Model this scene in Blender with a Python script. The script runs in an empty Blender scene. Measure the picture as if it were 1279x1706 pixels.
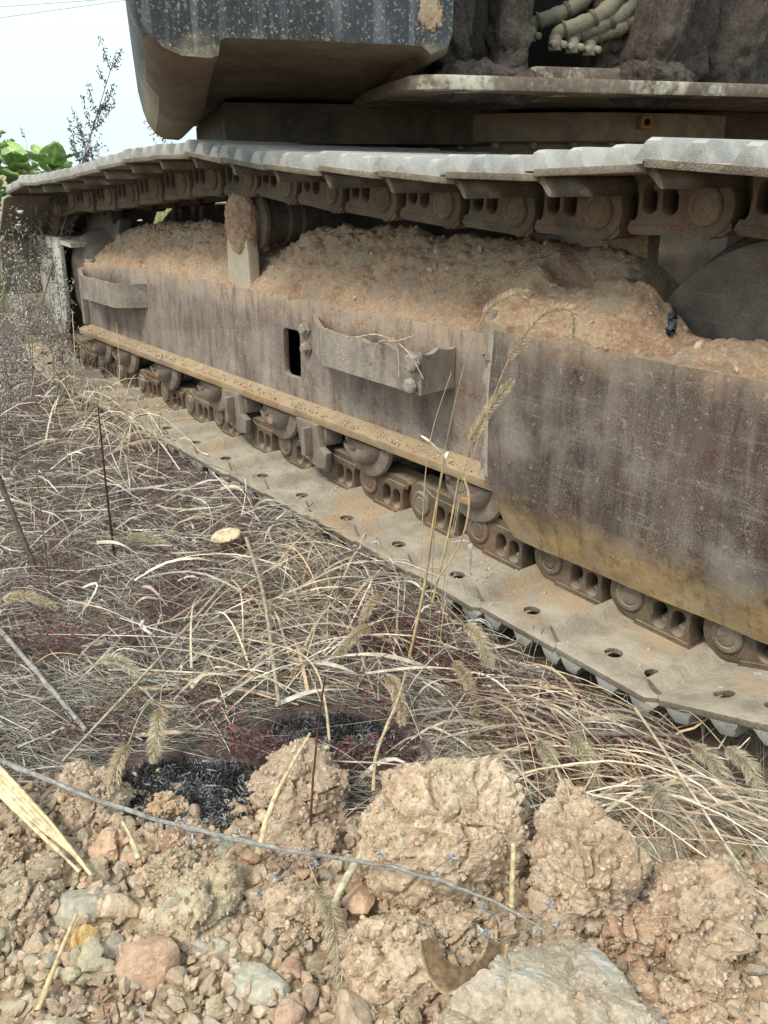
import bpy, bmesh, math, random
import numpy as np
from mathutils import Vector, Matrix, Quaternion

random.seed(7)
RNG = np.random.default_rng(7)
R = math.radians
scene = bpy.context.scene
COL = scene.collection

# ------------------------------------------------------------------ camera
CAM_H = 0.797
PITCH = R(21.05)
HEAD = R(37.4)
FW = np.array([-math.cos(HEAD), math.sin(HEAD)])      # horizontal view direction
RT = np.array([math.sin(HEAD), math.cos(HEAD)])
cam = bpy.data.cameras.new('camera')
cam.sensor_fit = 'HORIZONTAL'
cam.sensor_width = 36.0
cam.lens = 36.0 * 1475.0 / 1279.0
cam.clip_start = 0.05
cam.clip_end = 5000
co = bpy.data.objects.new('camera', cam)
COL.objects.link(co)
co.location = (0, 0, CAM_H)
vd = Vector((FW[0] * math.cos(PITCH), FW[1] * math.cos(PITCH), -math.sin(PITCH)))
co.rotation_euler = vd.to_track_quat('-Z', 'Y').to_euler()
scene.camera = co

# ------------------------------------------------------------------ sky and light (overcast)
SUN_EL, SUN_AZ = R(50), R(166)
w = bpy.data.worlds.new('World')
scene.world = w
w.use_nodes = True
nt = w.node_tree
nt.nodes.clear()
sky = nt.nodes.new('ShaderNodeTexSky')
sky.sky_type = 'NISHITA'
sky.sun_disc = False
sky.sun_elevation = SUN_EL
sky.sun_rotation = SUN_AZ
sky.air_density = 1.6
sky.dust_density = 6.0
sky.ozone_density = 1.0
hs = nt.nodes.new('ShaderNodeHueSaturation')
hs.inputs['Saturation'].default_value = 0.5
cl = nt.nodes.new('ShaderNodeMix')
cl.data_type = 'RGBA'
cl.inputs['Factor'].default_value = 0.72
cl.inputs['B'].default_value = (7.1, 8.8, 9.2, 1)     # even cloud layer
bg = nt.nodes.new('ShaderNodeBackground')
bg.inputs['Strength'].default_value = 0.1
scene.cycles.max_bounces = 5
scene.cycles.diffuse_bounces = 3
scene.cycles.glossy_bounces = 2
ow = nt.nodes.new('ShaderNodeOutputWorld')
nt.links.new(sky.outputs[0], hs.inputs['Color'])
nt.links.new(hs.outputs[0], cl.inputs['A'])
nt.links.new(cl.outputs['Result'], bg.inputs['Color'])
nt.links.new(bg.outputs[0], ow.inputs['Surface'])
sun = bpy.data.lights.new('sun', 'SUN')
sun.energy = 1.5
sun.angle = R(14)
sun.color = (1.0, 0.90, 0.76)
so = bpy.data.objects.new('sun', sun)
COL.objects.link(so)
# sun behind the camera's left shoulder, high
so.rotation_euler = (Vector((0.15, -0.62, 0.77))).to_track_quat('Z', 'Y').to_euler()
scene.view_settings.view_transform = 'Standard'
scene.view_settings.look = 'None'
scene.view_settings.exposure = 0.78
scene.view_settings.gamma = 1.0
scene.view_settings.use_curve_mapping = False

# ------------------------------------------------------------------ numpy noise
def _hash(ix, iy, iz, s):
    h = (ix.astype(np.int64) * 374761393 + iy.astype(np.int64) * 668265263 + iz.astype(np.int64) * 2147483647 + s * 974634777) & 0xFFFFFFFF
    h = ((h ^ (h >> 13)) * 1274126177) & 0xFFFFFFFF
    h = ((h ^ (h >> 16)) * 2246822519) & 0xFFFFFFFF
    return (h ^ (h >> 15)) & 0xFFFFFFFF
def vnoise(P, s=0):
    i = np.floor(P).astype(np.int64); f = P - i
    u = f * f * f * (f * (f * 6 - 15) + 10)
    r = 0
    for dx in (0, 1):
        for dy in (0, 1):
            for dz in (0, 1):
                h = _hash(i[:, 0] + dx, i[:, 1] + dy, i[:, 2] + dz, s)
                a = (h & 1023) / 511.5 - 1; b = ((h >> 10) & 1023) / 511.5 - 1; c = ((h >> 20) & 1023) / 511.5 - 1
                g = a * (f[:, 0] - dx) + b * (f[:, 1] - dy) + c * (f[:, 2] - dz)
                wt = (u[:, 0] if dx else 1 - u[:, 0]) * (u[:, 1] if dy else 1 - u[:, 1]) * (u[:, 2] if dz else 1 - u[:, 2])
                r = r + g * wt
    return r
def fbm(P, o=4, s=0, gain=0.5):
    a, r, n = 1.0, 0, 0
    for k in range(o):
        r = r + a * vnoise(P * (2.03 ** k), s + k * 17); n += a; a *= gain
    return r / n
def ridged(P, o=3, s=0):
    a, r = 1.0, 0
    for k in range(o):
        r = r + a * (1 - 2.2 * np.abs(vnoise(P * (2.1 ** k), s + k * 13))); a *= 0.5
    return r / 1.75
def worley(P, s=0):
    i = np.floor(P).astype(np.int64)
    d1 = np.full(len(P), 9.0); d2 = np.full(len(P), 9.0)
    for dx in (-1, 0, 1):
        for dy in (-1, 0, 1):
            for dz in (-1, 0, 1):
                c = i + np.array([dx, dy, dz])
                h = _hash(c[:, 0], c[:, 1], c[:, 2], s)
                q = np.stack([(h & 1023) / 1023., ((h >> 10) & 1023) / 1023., ((h >> 20) & 1023) / 1023.], 1)
                d = np.linalg.norm(c + q - P, axis=1)
                m = d < d1
                d2 = np.where(m, d1, np.minimum(d2, d)); d1 = np.where(m, d, d1)
    return d1, d2
def sstep(a, b, x):
    t = np.clip((x - a) / (b - a), 0, 1)
    return t * t * (3 - 2 * t)

# ------------------------------------------------------------------ materials
class NT:
    def __init__(s, name, rough=0.85, metal=0.0):
        s.m = bpy.data.materials.new(name); s.m.use_nodes = True
        s.t = s.m.node_tree; s.b = s.t.nodes['Principled BSDF']
        s.b.inputs['Roughness'].default_value = rough
        s.b.inputs['Metallic'].default_value = metal
        s.b.inputs['Specular IOR Level'].default_value = 0.25
        s.coord = s.n('ShaderNodeTexCoord').outputs['Object']
        s.rand = None
    def n(s, k, **kw):
        x = s.t.nodes.new(k)
        for a, v in kw.items(): setattr(x, a, v)
        return x
    def l(s, a, b): s.t.links.new(a, b)
    def use_random(s):
        oi = s.n('ShaderNodeObjectInfo'); mu = s.n('ShaderNodeVectorMath', operation='SCALE')
        cb = s.n('ShaderNodeCombineXYZ')
        for k in range(3): s.l(oi.outputs['Random'], cb.inputs[k])
        s.l(cb.outputs[0], mu.inputs[0]); mu.inputs['Scale'].default_value = 37.0
        ad = s.n('ShaderNodeVectorMath', operation='ADD')
        s.l(s.coord, ad.inputs[0]); s.l(mu.outputs[0], ad.inputs[1])
        s.raw = s.coord; s.coord = ad.outputs[0]; s.rand = oi.outputs['Random']
    def scaled(s, v, src=None):
        m = s.n('ShaderNodeMapping'); m.inputs['Scale'].default_value = v
        s.l(src or s.coord, m.inputs['Vector']); return m.outputs[0]
    def noise(s, scale, detail=6, rough=0.6, vec=None, dist=0.0):
        x = s.n('ShaderNodeTexNoise'); x.inputs['Scale'].default_value = scale
        x.inputs['Detail'].default_value = detail; x.inputs['Roughness'].default_value = rough
        x.inputs['Distortion'].default_value = dist
        s.l(vec or s.coord, x.inputs['Vector']); return x.outputs['Fac']
    def vor(s, scale, feature='F1', vec=None):
        x = s.n('ShaderNodeTexVoronoi'); x.feature = feature; x.inputs['Scale'].default_value = scale
        s.l(vec or s.coord, x.inputs['Vector']); return x.outputs['Distance']
    def ramp(s, fac, stops):
        x = s.n('ShaderNodeValToRGB'); e = x.color_ramp.elements
        while len(e) < len(stops): e.new(0.5)
        for k, (p, c) in enumerate(stops):
            e[k].position = p
            if not isinstance(c, (tuple, list)): c = (c, c, c)
            e[k].color = (*c[:3], 1)
        s.l(fac, x.inputs['Fac']); return x.outputs['Color']
    def mix(s, fac, a, b, blend='MIX'):
        x = s.n('ShaderNodeMix'); x.data_type = 'RGBA'; x.blend_type = blend
        for v, k in ((fac, 'Factor'), (a, 'A'), (b, 'B')):
            sock = x.inputs[k] if k == 'Factor' else [i for i in x.inputs if i.name == k and i.type == 'RGBA'][0]
            if isinstance(v, (int, float)): sock.default_value = v
            elif isinstance(v, tuple): sock.default_value = (*v[:3], 1)
            else: s.l(v, sock)
        return [o for o in x.outputs if o.type == 'RGBA'][0]
    def math(s, op, a, b=0.5, c=None):
        x = s.n('ShaderNodeMath', operation=op)
        for k, v in enumerate((a, b, c)):
            if v is None: continue
            if isinstance(v, (int, float)): x.inputs[k].default_value = v
            else: s.l(v, x.inputs[k])
        return x.outputs[0]
    def axis(s, k, src=None):
        x = s.n('ShaderNodeSeparateXYZ'); s.l(src or s.coord, x.inputs[0]); return x.outputs[k]
    def up(s):
        g = s.n('ShaderNodeNewGeometry'); x = s.n('ShaderNodeSeparateXYZ'); s.l(g.outputs['Normal'], x.inputs[0]); return x.outputs[2]
    def attr(s, name):
        a = s.n('ShaderNodeAttribute'); a.attribute_name = name; return a.outputs['Color']
    def color(s, c): s.l(c, s.b.inputs['Base Color'])
    def bump(s, h, strength=0.5, dist=0.002, prev=None):
        x = s.n('ShaderNodeBump'); x.inputs['Strength'].default_value = strength; x.inputs['Distance'].default_value = dist
        s.l(h, x.inputs['Height'])
        if prev is not None: s.l(prev, x.inputs['Normal'])
        s.l(x.outputs[0], s.b.inputs['Normal']); return x.outputs[0]

def clay_mat(name, lo, mid, hi, grit=1.0, rnd=True, pale=None):
    n = NT(name, 0.95)
    n.b.inputs['Specular IOR Level'].default_value = 0.1
    if rnd: n.use_random()
    c = n.ramp(n.noise(9, 4, 0.65), [(0.3, lo), (0.5, mid), (0.72, hi)])
    c = n.mix(n.math('MULTIPLY', n.ramp(n.noise(140, 2, 0.7), [(0.42, 0.0), (0.7, 1.0)]), 0.45), c, tuple(min(1, v * 1.5) for v in hi))
    c = n.mix(n.ramp(n.noise(60, 3, 0.7), [(0.3, 0.5), (0.45, 0.0)]), c, tuple(v * 0.55 for v in lo))
    if pale: c = n.mix(n.ramp(n.noise(14, 5, 0.6), [(0.52, 0.0), (0.66, 0.8)]), c, pale)
    if rnd:
        hsv = n.n('ShaderNodeHueSaturation'); n.l(c, hsv.inputs['Color'])
        n.l(n.math('MULTIPLY_ADD', n.rand, 0.010, 0.495), hsv.inputs['Hue'])
        n.l(n.math('MULTIPLY_ADD', n.rand, 0.28, 0.86), hsv.inputs['Value'])
        c = hsv.outputs[0]
    n.color(c)
    n.bump(n.noise(230, 4, 0.75), 0.8 * grit, 0.0045)
    return n.m

M = {}
M['clay'] = clay_mat('clod_clay', (0.36, 0.245, 0.165), (0.48, 0.355, 0.255), (0.56, 0.45, 0.34))
M['clay_grey'] = clay_mat('clod_grey_clay', (0.32, 0.25, 0.165), (0.42, 0.34, 0.23), (0.50, 0.42, 0.30), pale=(0.45, 0.40, 0.32))
M['clay_red'] = clay_mat('clod_red_clay', (0.37, 0.215, 0.145), (0.46, 0.30, 0.21), (0.54, 0.39, 0.28))
M['clay_orange'] = clay_mat('clod_orange_clay', (0.38, 0.22, 0.11), (0.48, 0.30, 0.165), (0.55, 0.38, 0.22))
M['stone_grey'] = clay_mat('grey_stone', (0.25, 0.23, 0.18), (0.37, 0.34, 0.27), (0.47, 0.43, 0.34), 0.5)
M['stone_pale'] = clay_mat('pale_stone', (0.40, 0.29, 0.18), (0.50, 0.41, 0.30), (0.60, 0.54, 0.45), 1.2, pale=(0.64, 0.64, 0.61))
M['stone_yellow'] = clay_mat('yellow_stone', (0.45, 0.27, 0.09), (0.58, 0.38, 0.15), (0.64, 0.47, 0.25), 0.4)
M['mud'] = clay_mat('packed_clay', (0.34, 0.205, 0.13), (0.50, 0.345, 0.235), (0.57, 0.43, 0.315), 1.8, rnd=False, pale=(0.42, 0.36, 0.28))

def steel_mat(name, base, base2, dust, dust_amt=0.5, streak=0.5, speck=0.5, rough=0.75, rnd=True, updust=0.8, metal=0.0, rust=None, bump=0.35, zband=None, smear=None, scratch=0, grain=0, clay=None, runs=0, chips=0):
    """worn steel under dried dirt: blotches, fine pale specks, vertical run marks, dust lying on what faces up"""
    n = NT(name, rough, metal)
    if rnd: n.use_random()
    n5 = n.noise(6, 4, 0.65); n16 = n.noise(17, 5, 0.72)
    c = n.ramp(n5, [(0.35, base), (0.65, base2)])
    if rust: c = n.mix(n.ramp(n.noise(11, 4, 0.7), [(0.5, 0.0), (0.62, 0.85)]), c, rust)
    if streak:
        sv = n.scaled((30, 30, 4.5))
        c = n.mix(n.math('MULTIPLY', n.ramp(n.noise(1.0, 3, 0.6, sv), [(0.46, 0.0), (0.68, 1.0)]), streak), c, dust)
        sv2 = n.scaled((12, 12, 0.8))
        c = n.mix(n.math('MULTIPLY', n.ramp(n.noise(1.0, 2, 0.55, sv2), [(0.42, 0.0), (0.7, 1.0)]), streak * 0.8), c, dust)
    if speck:
        sp = n.ramp(n.noise(520, 1, 0.8), [(0.47, 0.0), (0.62, 1.0)])
        msk = n.ramp(n.noise(1.0, 3, 0.65, n.scaled((7, 7, 3))), [(0.34, 0.10), (0.66, 1.0)])
        c = n.mix(n.math('MULTIPLY', n.math('MULTIPLY', sp, msk), speck), c, tuple(min(1, v * 1.15) for v in dust))
    dn = n.ramp(n16, [(0.44, 0.0), (0.60, 1.0)])
    c = n.mix(n.math('MULTIPLY', dn, dust_amt), c, dust)
    u = n.math('MULTIPLY', n.ramp(n.up(), [(0.25, 0.0), (0.85, 1.0)]), n.ramp(n16, [(0.3, 0.45), (0.6, 1.0)]))
    c = n.mix(n.math('MULTIPLY', u, updust), c, dust)
    if zband:
        src = n.raw if rnd else n.coord
        wob = n.math('MULTIPLY_ADD', n5, zband[4], n.axis(2, src))
        band = n.ramp(wob, [(zband[0], 0.0), (zband[1], 1.0)])
        if zband[2] is not None:
            band = n.math('MULTIPLY', band, n.ramp(wob, [(zband[2][0], 1.0), (zband[2][1], 0.0)]))
        c = n.mix(n.math('MULTIPLY', band, n.ramp(n16, [(0.28, 0.25), (0.6, 1.0)])), c, zband[3])
    if smear:
        wob2 = n.math('MULTIPLY_ADD', n.noise(9, 4, 0.7), 0.16, n.axis(2))
        c = n.mix(n.math('MULTIPLY', n.ramp(wob2, [(0.262, 1.0), (0.325, 0.0)]), n.ramp(n16, [(0.3, 0.35), (0.6, 0.95)])), c, smear)
    if chips:
        c = n.mix(n.math('MULTIPLY', n.ramp(n.noise(30, 4, 0.8), [(0.615, 0.0), (0.63, 1.0)]), chips), c, (0.15, 0.055, 0.042))
        c = n.mix(n.math('MULTIPLY', n.ramp(n.noise(75, 3, 0.8), [(0.63, 0.0), (0.645, 1.0)]), chips), c, (0.46, 0.42, 0.36))
    if runs:
        rv = n.scaled((14, 14, 2.2)); c = n.mix(n.math('MULTIPLY', n.ramp(n.noise(3.1, 4, 0.7, rv), [(0.54, 0.0), (0.64, 1.0)]), runs), c, tuple(v * 0.75 for v in base))
        c = n.mix(n.math('MULTIPLY', n.ramp(n.noise(4.3, 5, 0.7), [(0.50, 0.0), (0.66, 1.0)]), 0.5), c, (0.30, 0.265, 0.235))
    if clay:
        g_ = n.n('ShaderNodeNewGeometry'); wn = n.noise(5.5, 4, 0.65, g_.outputs['Position'])
        c = n.mix(n.math('MULTIPLY', n.math('MULTIPLY', n.ramp(wn, [(0.52, 0.0), (0.62, 0.9)]), n.ramp(n.up(), [(0.4, 0.0), (0.8, 1.0)])), n.ramp(n16, [(0.3, 0.4), (0.55, 1.0)])), c, clay)
    if grain:
        gv = n.scaled((120, 7, 120)); c = n.mix(n.math('MULTIPLY', n.ramp(n.noise(1.0, 3, 0.6, gv), [(0.40, 1.0), (0.55, 0.0)]), grain), c, base)
    if scratch:
        sx = n.scaled((9, 9, 140)); c = n.mix(n.math('MULTIPLY', n.ramp(n.noise(1.0, 2, 0.5, sx, 0.6), [(0.62, 0.0), (0.68, 1.0)]), scratch), c, (0.42, 0.39, 0.34))
    n.color(c)
    n.bump(n.noise(110, 4, 0.75), bump * 1.2, 0.003)
    return n.m
DUST = (0.40, 0.335, 0.25)
M['frame'] = steel_mat('track_frame_steel', (0.072, 0.042, 0.035), (0.15, 0.105, 0.09), (0.40, 0.355, 0.295), 0.26, 0.34, 0.75, runs=0.38, chips=0.5, rnd=False, updust=0.9,
                       zband=(0.50, 0.60, None, (0.43, 0.315, 0.215), 0.14))
M['guard'] = steel_mat('guard_plate_steel', (0.030, 0.0165, 0.0155), (0.070, 0.041, 0.037), (0.34, 0.305, 0.255), 0.07, 0.20, 0.42, runs=0.4, chips=0.38, rnd=False, updust=0.9,
                       zband=(0.565, 0.64, None, (0.43, 0.315, 0.215), 0.14), smear=(0.40, 0.275, 0.13), scratch=0.12)
M['guard_lip'] = steel_mat('guard_lip_yellow', (0.15, 0.105, 0.065), (0.36, 0.24, 0.105), (0.42, 0.35, 0.25), 0.4, 0.0, 0.35, rnd=False)
M['ledge'] = steel_mat('ledge_clay_stained', (0.20, 0.13, 0.085), (0.36, 0.24, 0.13), (0.44, 0.36, 0.25), 0.45, 0.0, 0.5, rnd=False, rust=(0.33, 0.18, 0.09), updust=0.5, bump=0.9)
M['bracket'] = steel_mat('bracket_steel', (0.095, 0.075, 0.068), (0.20, 0.165, 0.148), (0.44, 0.39, 0.32), 0.35, 0.45, 0.75, bump=0.9, clay=(0.42, 0.30, 0.20), chips=0.5)
M['shoe'] = steel_mat('track_shoe_steel', (0.085, 0.066, 0.050), (0.17, 0.14, 0.11), (0.48, 0.425, 0.34), 0.14, 0.0, 0.4, updust=0.9, bump=0.9, clay=(0.44, 0.315, 0.205))
M['shoe_polish'] = steel_mat('grouser_worn_steel', (0.17, 0.168, 0.16), (0.32, 0.318, 0.305), (0.52, 0.50, 0.46), 0.35, 0.0, 0.5, rough=0.5, updust=0.85)
M['link'] = steel_mat('track_link_steel', (0.050, 0.037, 0.026), (0.11, 0.080, 0.056), (0.38, 0.315, 0.23), 0.12, 0.0, 0.3, updust=0.85, rough=0.55, rust=(0.13, 0.07, 0.04))
M['link_rust'] = steel_mat('track_link_rust', (0.34, 0.14, 0.05), (0.42, 0.20, 0.08), (0.42, 0.30, 0.2), 0.2, 0.0, 0.3)
M['pin'] = steel_mat('pin_steel', (0.065, 0.05, 0.036), (0.135, 0.105, 0.078), (0.40, 0.34, 0.26), 0.18, 0.0, 0.4, updust=0.8, rust=(0.15, 0.085, 0.05))
M['bolt'] = steel_mat('bolt_steel', (0.10, 0.10, 0.09), (0.16, 0.155, 0.14), (0.36, 0.30, 0.22), 0.25, 0.0, 0.2, updust=0.6)
M['roller'] = steel_mat('roller_steel', (0.12, 0.095, 0.08), (0.19, 0.155, 0.13), (0.38, 0.32, 0.25), 0.35, 0.0, 0.4, updust=0.6)
M['idler'] = steel_mat('idler_steel', (0.05, 0.042, 0.038), (0.115, 0.095, 0.082), (0.30, 0.25, 0.20), 0.22, 0.0, 0.5, updust=0.4, rough=0.5, scratch=0.08, bump=0.6, rust=(0.09, 0.055, 0.04))
M['post'] = steel_mat('carrier_post_clay', (0.30, 0.25, 0.19), (0.45, 0.41, 0.33), (0.50, 0.42, 0.32), 0.5, 0.3, 0.5, bump=1.0)
M['pale_steel'] = steel_mat('dusty_pale_steel', (0.40, 0.41, 0.40), (0.52, 0.52, 0.50), (0.50, 0.45, 0.37), 0.25, 0.3, 0.4, rust=(0.16, 0.13, 0.10))
M['dark_steel'] = steel_mat('oily_dark_steel', (0.045, 0.035, 0.028), (0.085, 0.062, 0.045), (0.22, 0.165, 0.11), 0.2, 0.0, 0.3, updust=0.4, rnd=False)
M['ring'] = steel_mat('turntable_steel', (0.13, 0.095, 0.07), (0.22, 0.165, 0.12), (0.42, 0.35, 0.25), 0.3, 0.0, 0.4, updust=0.4, rnd=False, rust=(0.22, 0.12, 0.07))
M['under'] = steel_mat('belly_steel_and_shade', (0.085, 0.062, 0.043), (0.15, 0.115, 0.08), (0.26, 0.21, 0.15), 0.3, 0.0, 0.2, rnd=False)
M['muck'] = clay_mat('oily_muck', (0.06, 0.048, 0.042), (0.10, 0.083, 0.073), (0.17, 0.14, 0.12), 2.0, rnd=False)
M['hose'] = steel_mat('hose_rubber', (0.09, 0.082, 0.062), (0.17, 0.155, 0.115), (0.33, 0.29, 0.21), 0.35, 0.0, 0.4, updust=0.35, bump=0.8)
M['fitting'] = steel_mat('fitting_steel', (0.14, 0.12, 0.09), (0.26, 0.23, 0.18), (0.38, 0.33, 0.25), 0.3, 0.0, 0.3)
M['black'] = NT('black_and_recess_shade', 0.9).m; M['black'].node_tree.nodes['Principled BSDF'].inputs['Base Color'].default_value = (0.012, 0.011, 0.01, 1)
def deck_mat():
    n = NT('deck_edge_steel', 0.75)
    c = n.ramp(n.noise(6, 6, 0.65), [(0.35, (0.10, 0.075, 0.06)), (0.65, (0.19, 0.15, 0.12))])
    c = n.mix(n.ramp(n.noise(3.2, 6, 0.7), [(0.545, 0.0), (0.60, 0.9)]), c, (0.52, 0.50, 0.42))
    c = n.mix(n.ramp(n.noise(70, 4, 0.7), [(0.5, 0.0), (0.66, 0.7)]), c, (0.30, 0.24, 0.17))
    n.color(c); n.bump(n.noise(120, 5, 0.7), 0.4, 0.003); return n.m
M['deck'] = deck_mat()
def cw_mat():
    n = NT('counterweight_paint', 0.55)
    c = n.ramp(n.noise(4, 6, 0.6), [(0.35, (0.012, 0.016, 0.022)), (0.65, (0.03, 0.042, 0.058))])
    dust = (0.42, 0.385, 0.32)
    sv = n.scaled((42, 42, 3.0))
    c = n.mix(n.ramp(n.noise(1.0, 4, 0.6, sv), [(0.52, 0.0), (0.68, 0.45)]), c, (0.22, 0.25, 0.28))
    # splashes of dried mud, dense low down
    z = n.axis(2)
    low = n.ramp(n.math('MULTIPLY_ADD', n.noise(8, 5, 0.6), 0.22, z), [(1.12, 0.0), (1.36, 1.0)])
    spl = n.math('SUBTRACT', 1.0, n.vor(105, 'F1', n.scaled((1, 1, 0.75))))
    n2 = n.math('MULTIPLY_ADD', n.noise(14, 4, 0.75), 0.95, spl)
    c = n.mix(n.ramp(n2, [(1.14, 0.0), (1.22, 0.9)]), c, dust)
    n3 = n.math('MULTIPLY_ADD', n.noise(7, 3, 0.7), 1.1, n.math('SUBTRACT', 1.0, n.vor(52, 'F1', n.scaled((1, 1, 0.6)))))
    c = n.mix(n.ramp(n3, [(1.24, 0.0), (1.30, 0.9)]), c, (0.36, 0.33, 0.27))
    c = n.mix(n.ramp(n.noise(140, 3, 0.75), [(0.56, 0.0), (0.66, 0.6)]), c, (0.42, 0.40, 0.34))
    dirt = n.mix(n.ramp(n.noise(60, 5, 0.75), [(0.4, 0.0), (0.65, 1.0)]), (0.20, 0.16, 0.115), (0.42, 0.355, 0.26))
    zz = n.math('MULTIPLY_ADD', n.noise(14, 6, 0.7), 0.16, z)
    inv = n.n('ShaderNodeMapRange'); inv.inputs['From Min'].default_value = 1.055; inv.inputs['From Max'].default_value = 1.115
    inv.inputs['To Min'].default_value = 0.93; inv.inputs['To Max'].default_value = 0.06
    n.l(zz, inv.inputs['Value'])
    c = n.mix(inv.outputs[0], c, dirt)
    n.color(c); n.bump(n.noise(130, 5, 0.75), 0.35, 0.003); return n.m
M['cw'] = cw_mat()
def attr_mat(name, rough=0.85, trans=0.0, vary=0.35, sc=60):
    n = NT(name, rough); n.b.inputs['Specular IOR Level'].default_value = 0.15
    c = n.attr('Col')
    f = n.ramp(n.noise(sc, 4, 0.6), [(0.3, 1 - vary), (0.7, 1 + vary)])
    c = n.mix(1.0, c, f, 'MULTIPLY')
    n.color(c)
    return n.m
M['straw'] = attr_mat('dry_straw')
M['leafy'] = attr_mat('small_leaves', 0.7)
M['seed'] = attr_mat('seed_bristles', 0.9, vary=0.2)
M['twig'] = attr_mat('dry_twig', 0.9, vary=0.4, sc=120)
M['ash'] = attr_mat('ash_flakes', 0.95)
M['green'] = attr_mat('green_leaf', 0.5, vary=0.3, sc=25)

# ------------------------------------------------------------------ mesh helpers
def link_obj(name, me, parent=None, mat=None, world=True):
    o = bpy.data.objects.new(name, me)
    COL.objects.link(o)
    if mat is not None and me is not None and len(me.materials) == 0: me.materials.append(mat)
    if parent is not None:
        o.parent = parent
        if world: o.matrix_parent_inverse = Matrix.Translation(-Vector(parent.location))
    return o
def tag(o, label, cat=None, group=None, kind=None):
    if label: o['label'] = label
    if cat: o['category'] = cat
    if group: o['group'] = group
    if kind: o['kind'] = kind
    return o
def empty(name, loc=(0, 0, 0)):
    o = bpy.data.objects.new(name, None); o.empty_display_size = 0.1
    o.location = loc; COL.objects.link(o); return o
def np_mesh(name, V, Fc, smooth=True, col=None, sharp=None):
    me = bpy.data.meshes.new(name)
    V = np.asarray(V, dtype=np.float32)
    if isinstance(Fc, np.ndarray):
        k = Fc.shape[1]; nf = len(Fc)
        me.vertices.add(len(V)); me.vertices.foreach_set('co', V.ravel())
        me.loops.add(nf * k); me.loops.foreach_set('vertex_index', Fc.astype(np.int32).ravel())
        me.polygons.add(nf); me.polygons.foreach_set('loop_start', np.arange(0, nf * k, k, dtype=np.int32))
        me.update(calc_edges=True)
        me.validate()
    else:
        me.from_pydata([tuple(v) for v in V], [], Fc); me.update()
    if col is not None:
        a = me.color_attributes.new('Col', 'FLOAT_COLOR', 'POINT')
        c = np.ones((len(V), 4), dtype=np.float32); c[:, :3] = col
        a.data.foreach_set('color', c.ravel())
    if smooth:
        me.polygons.foreach_set('use_smooth', np.ones(len(me.polygons), dtype=bool))
        if sharp: me.set_sharp_from_angle(angle=R(sharp))
    return me
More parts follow.
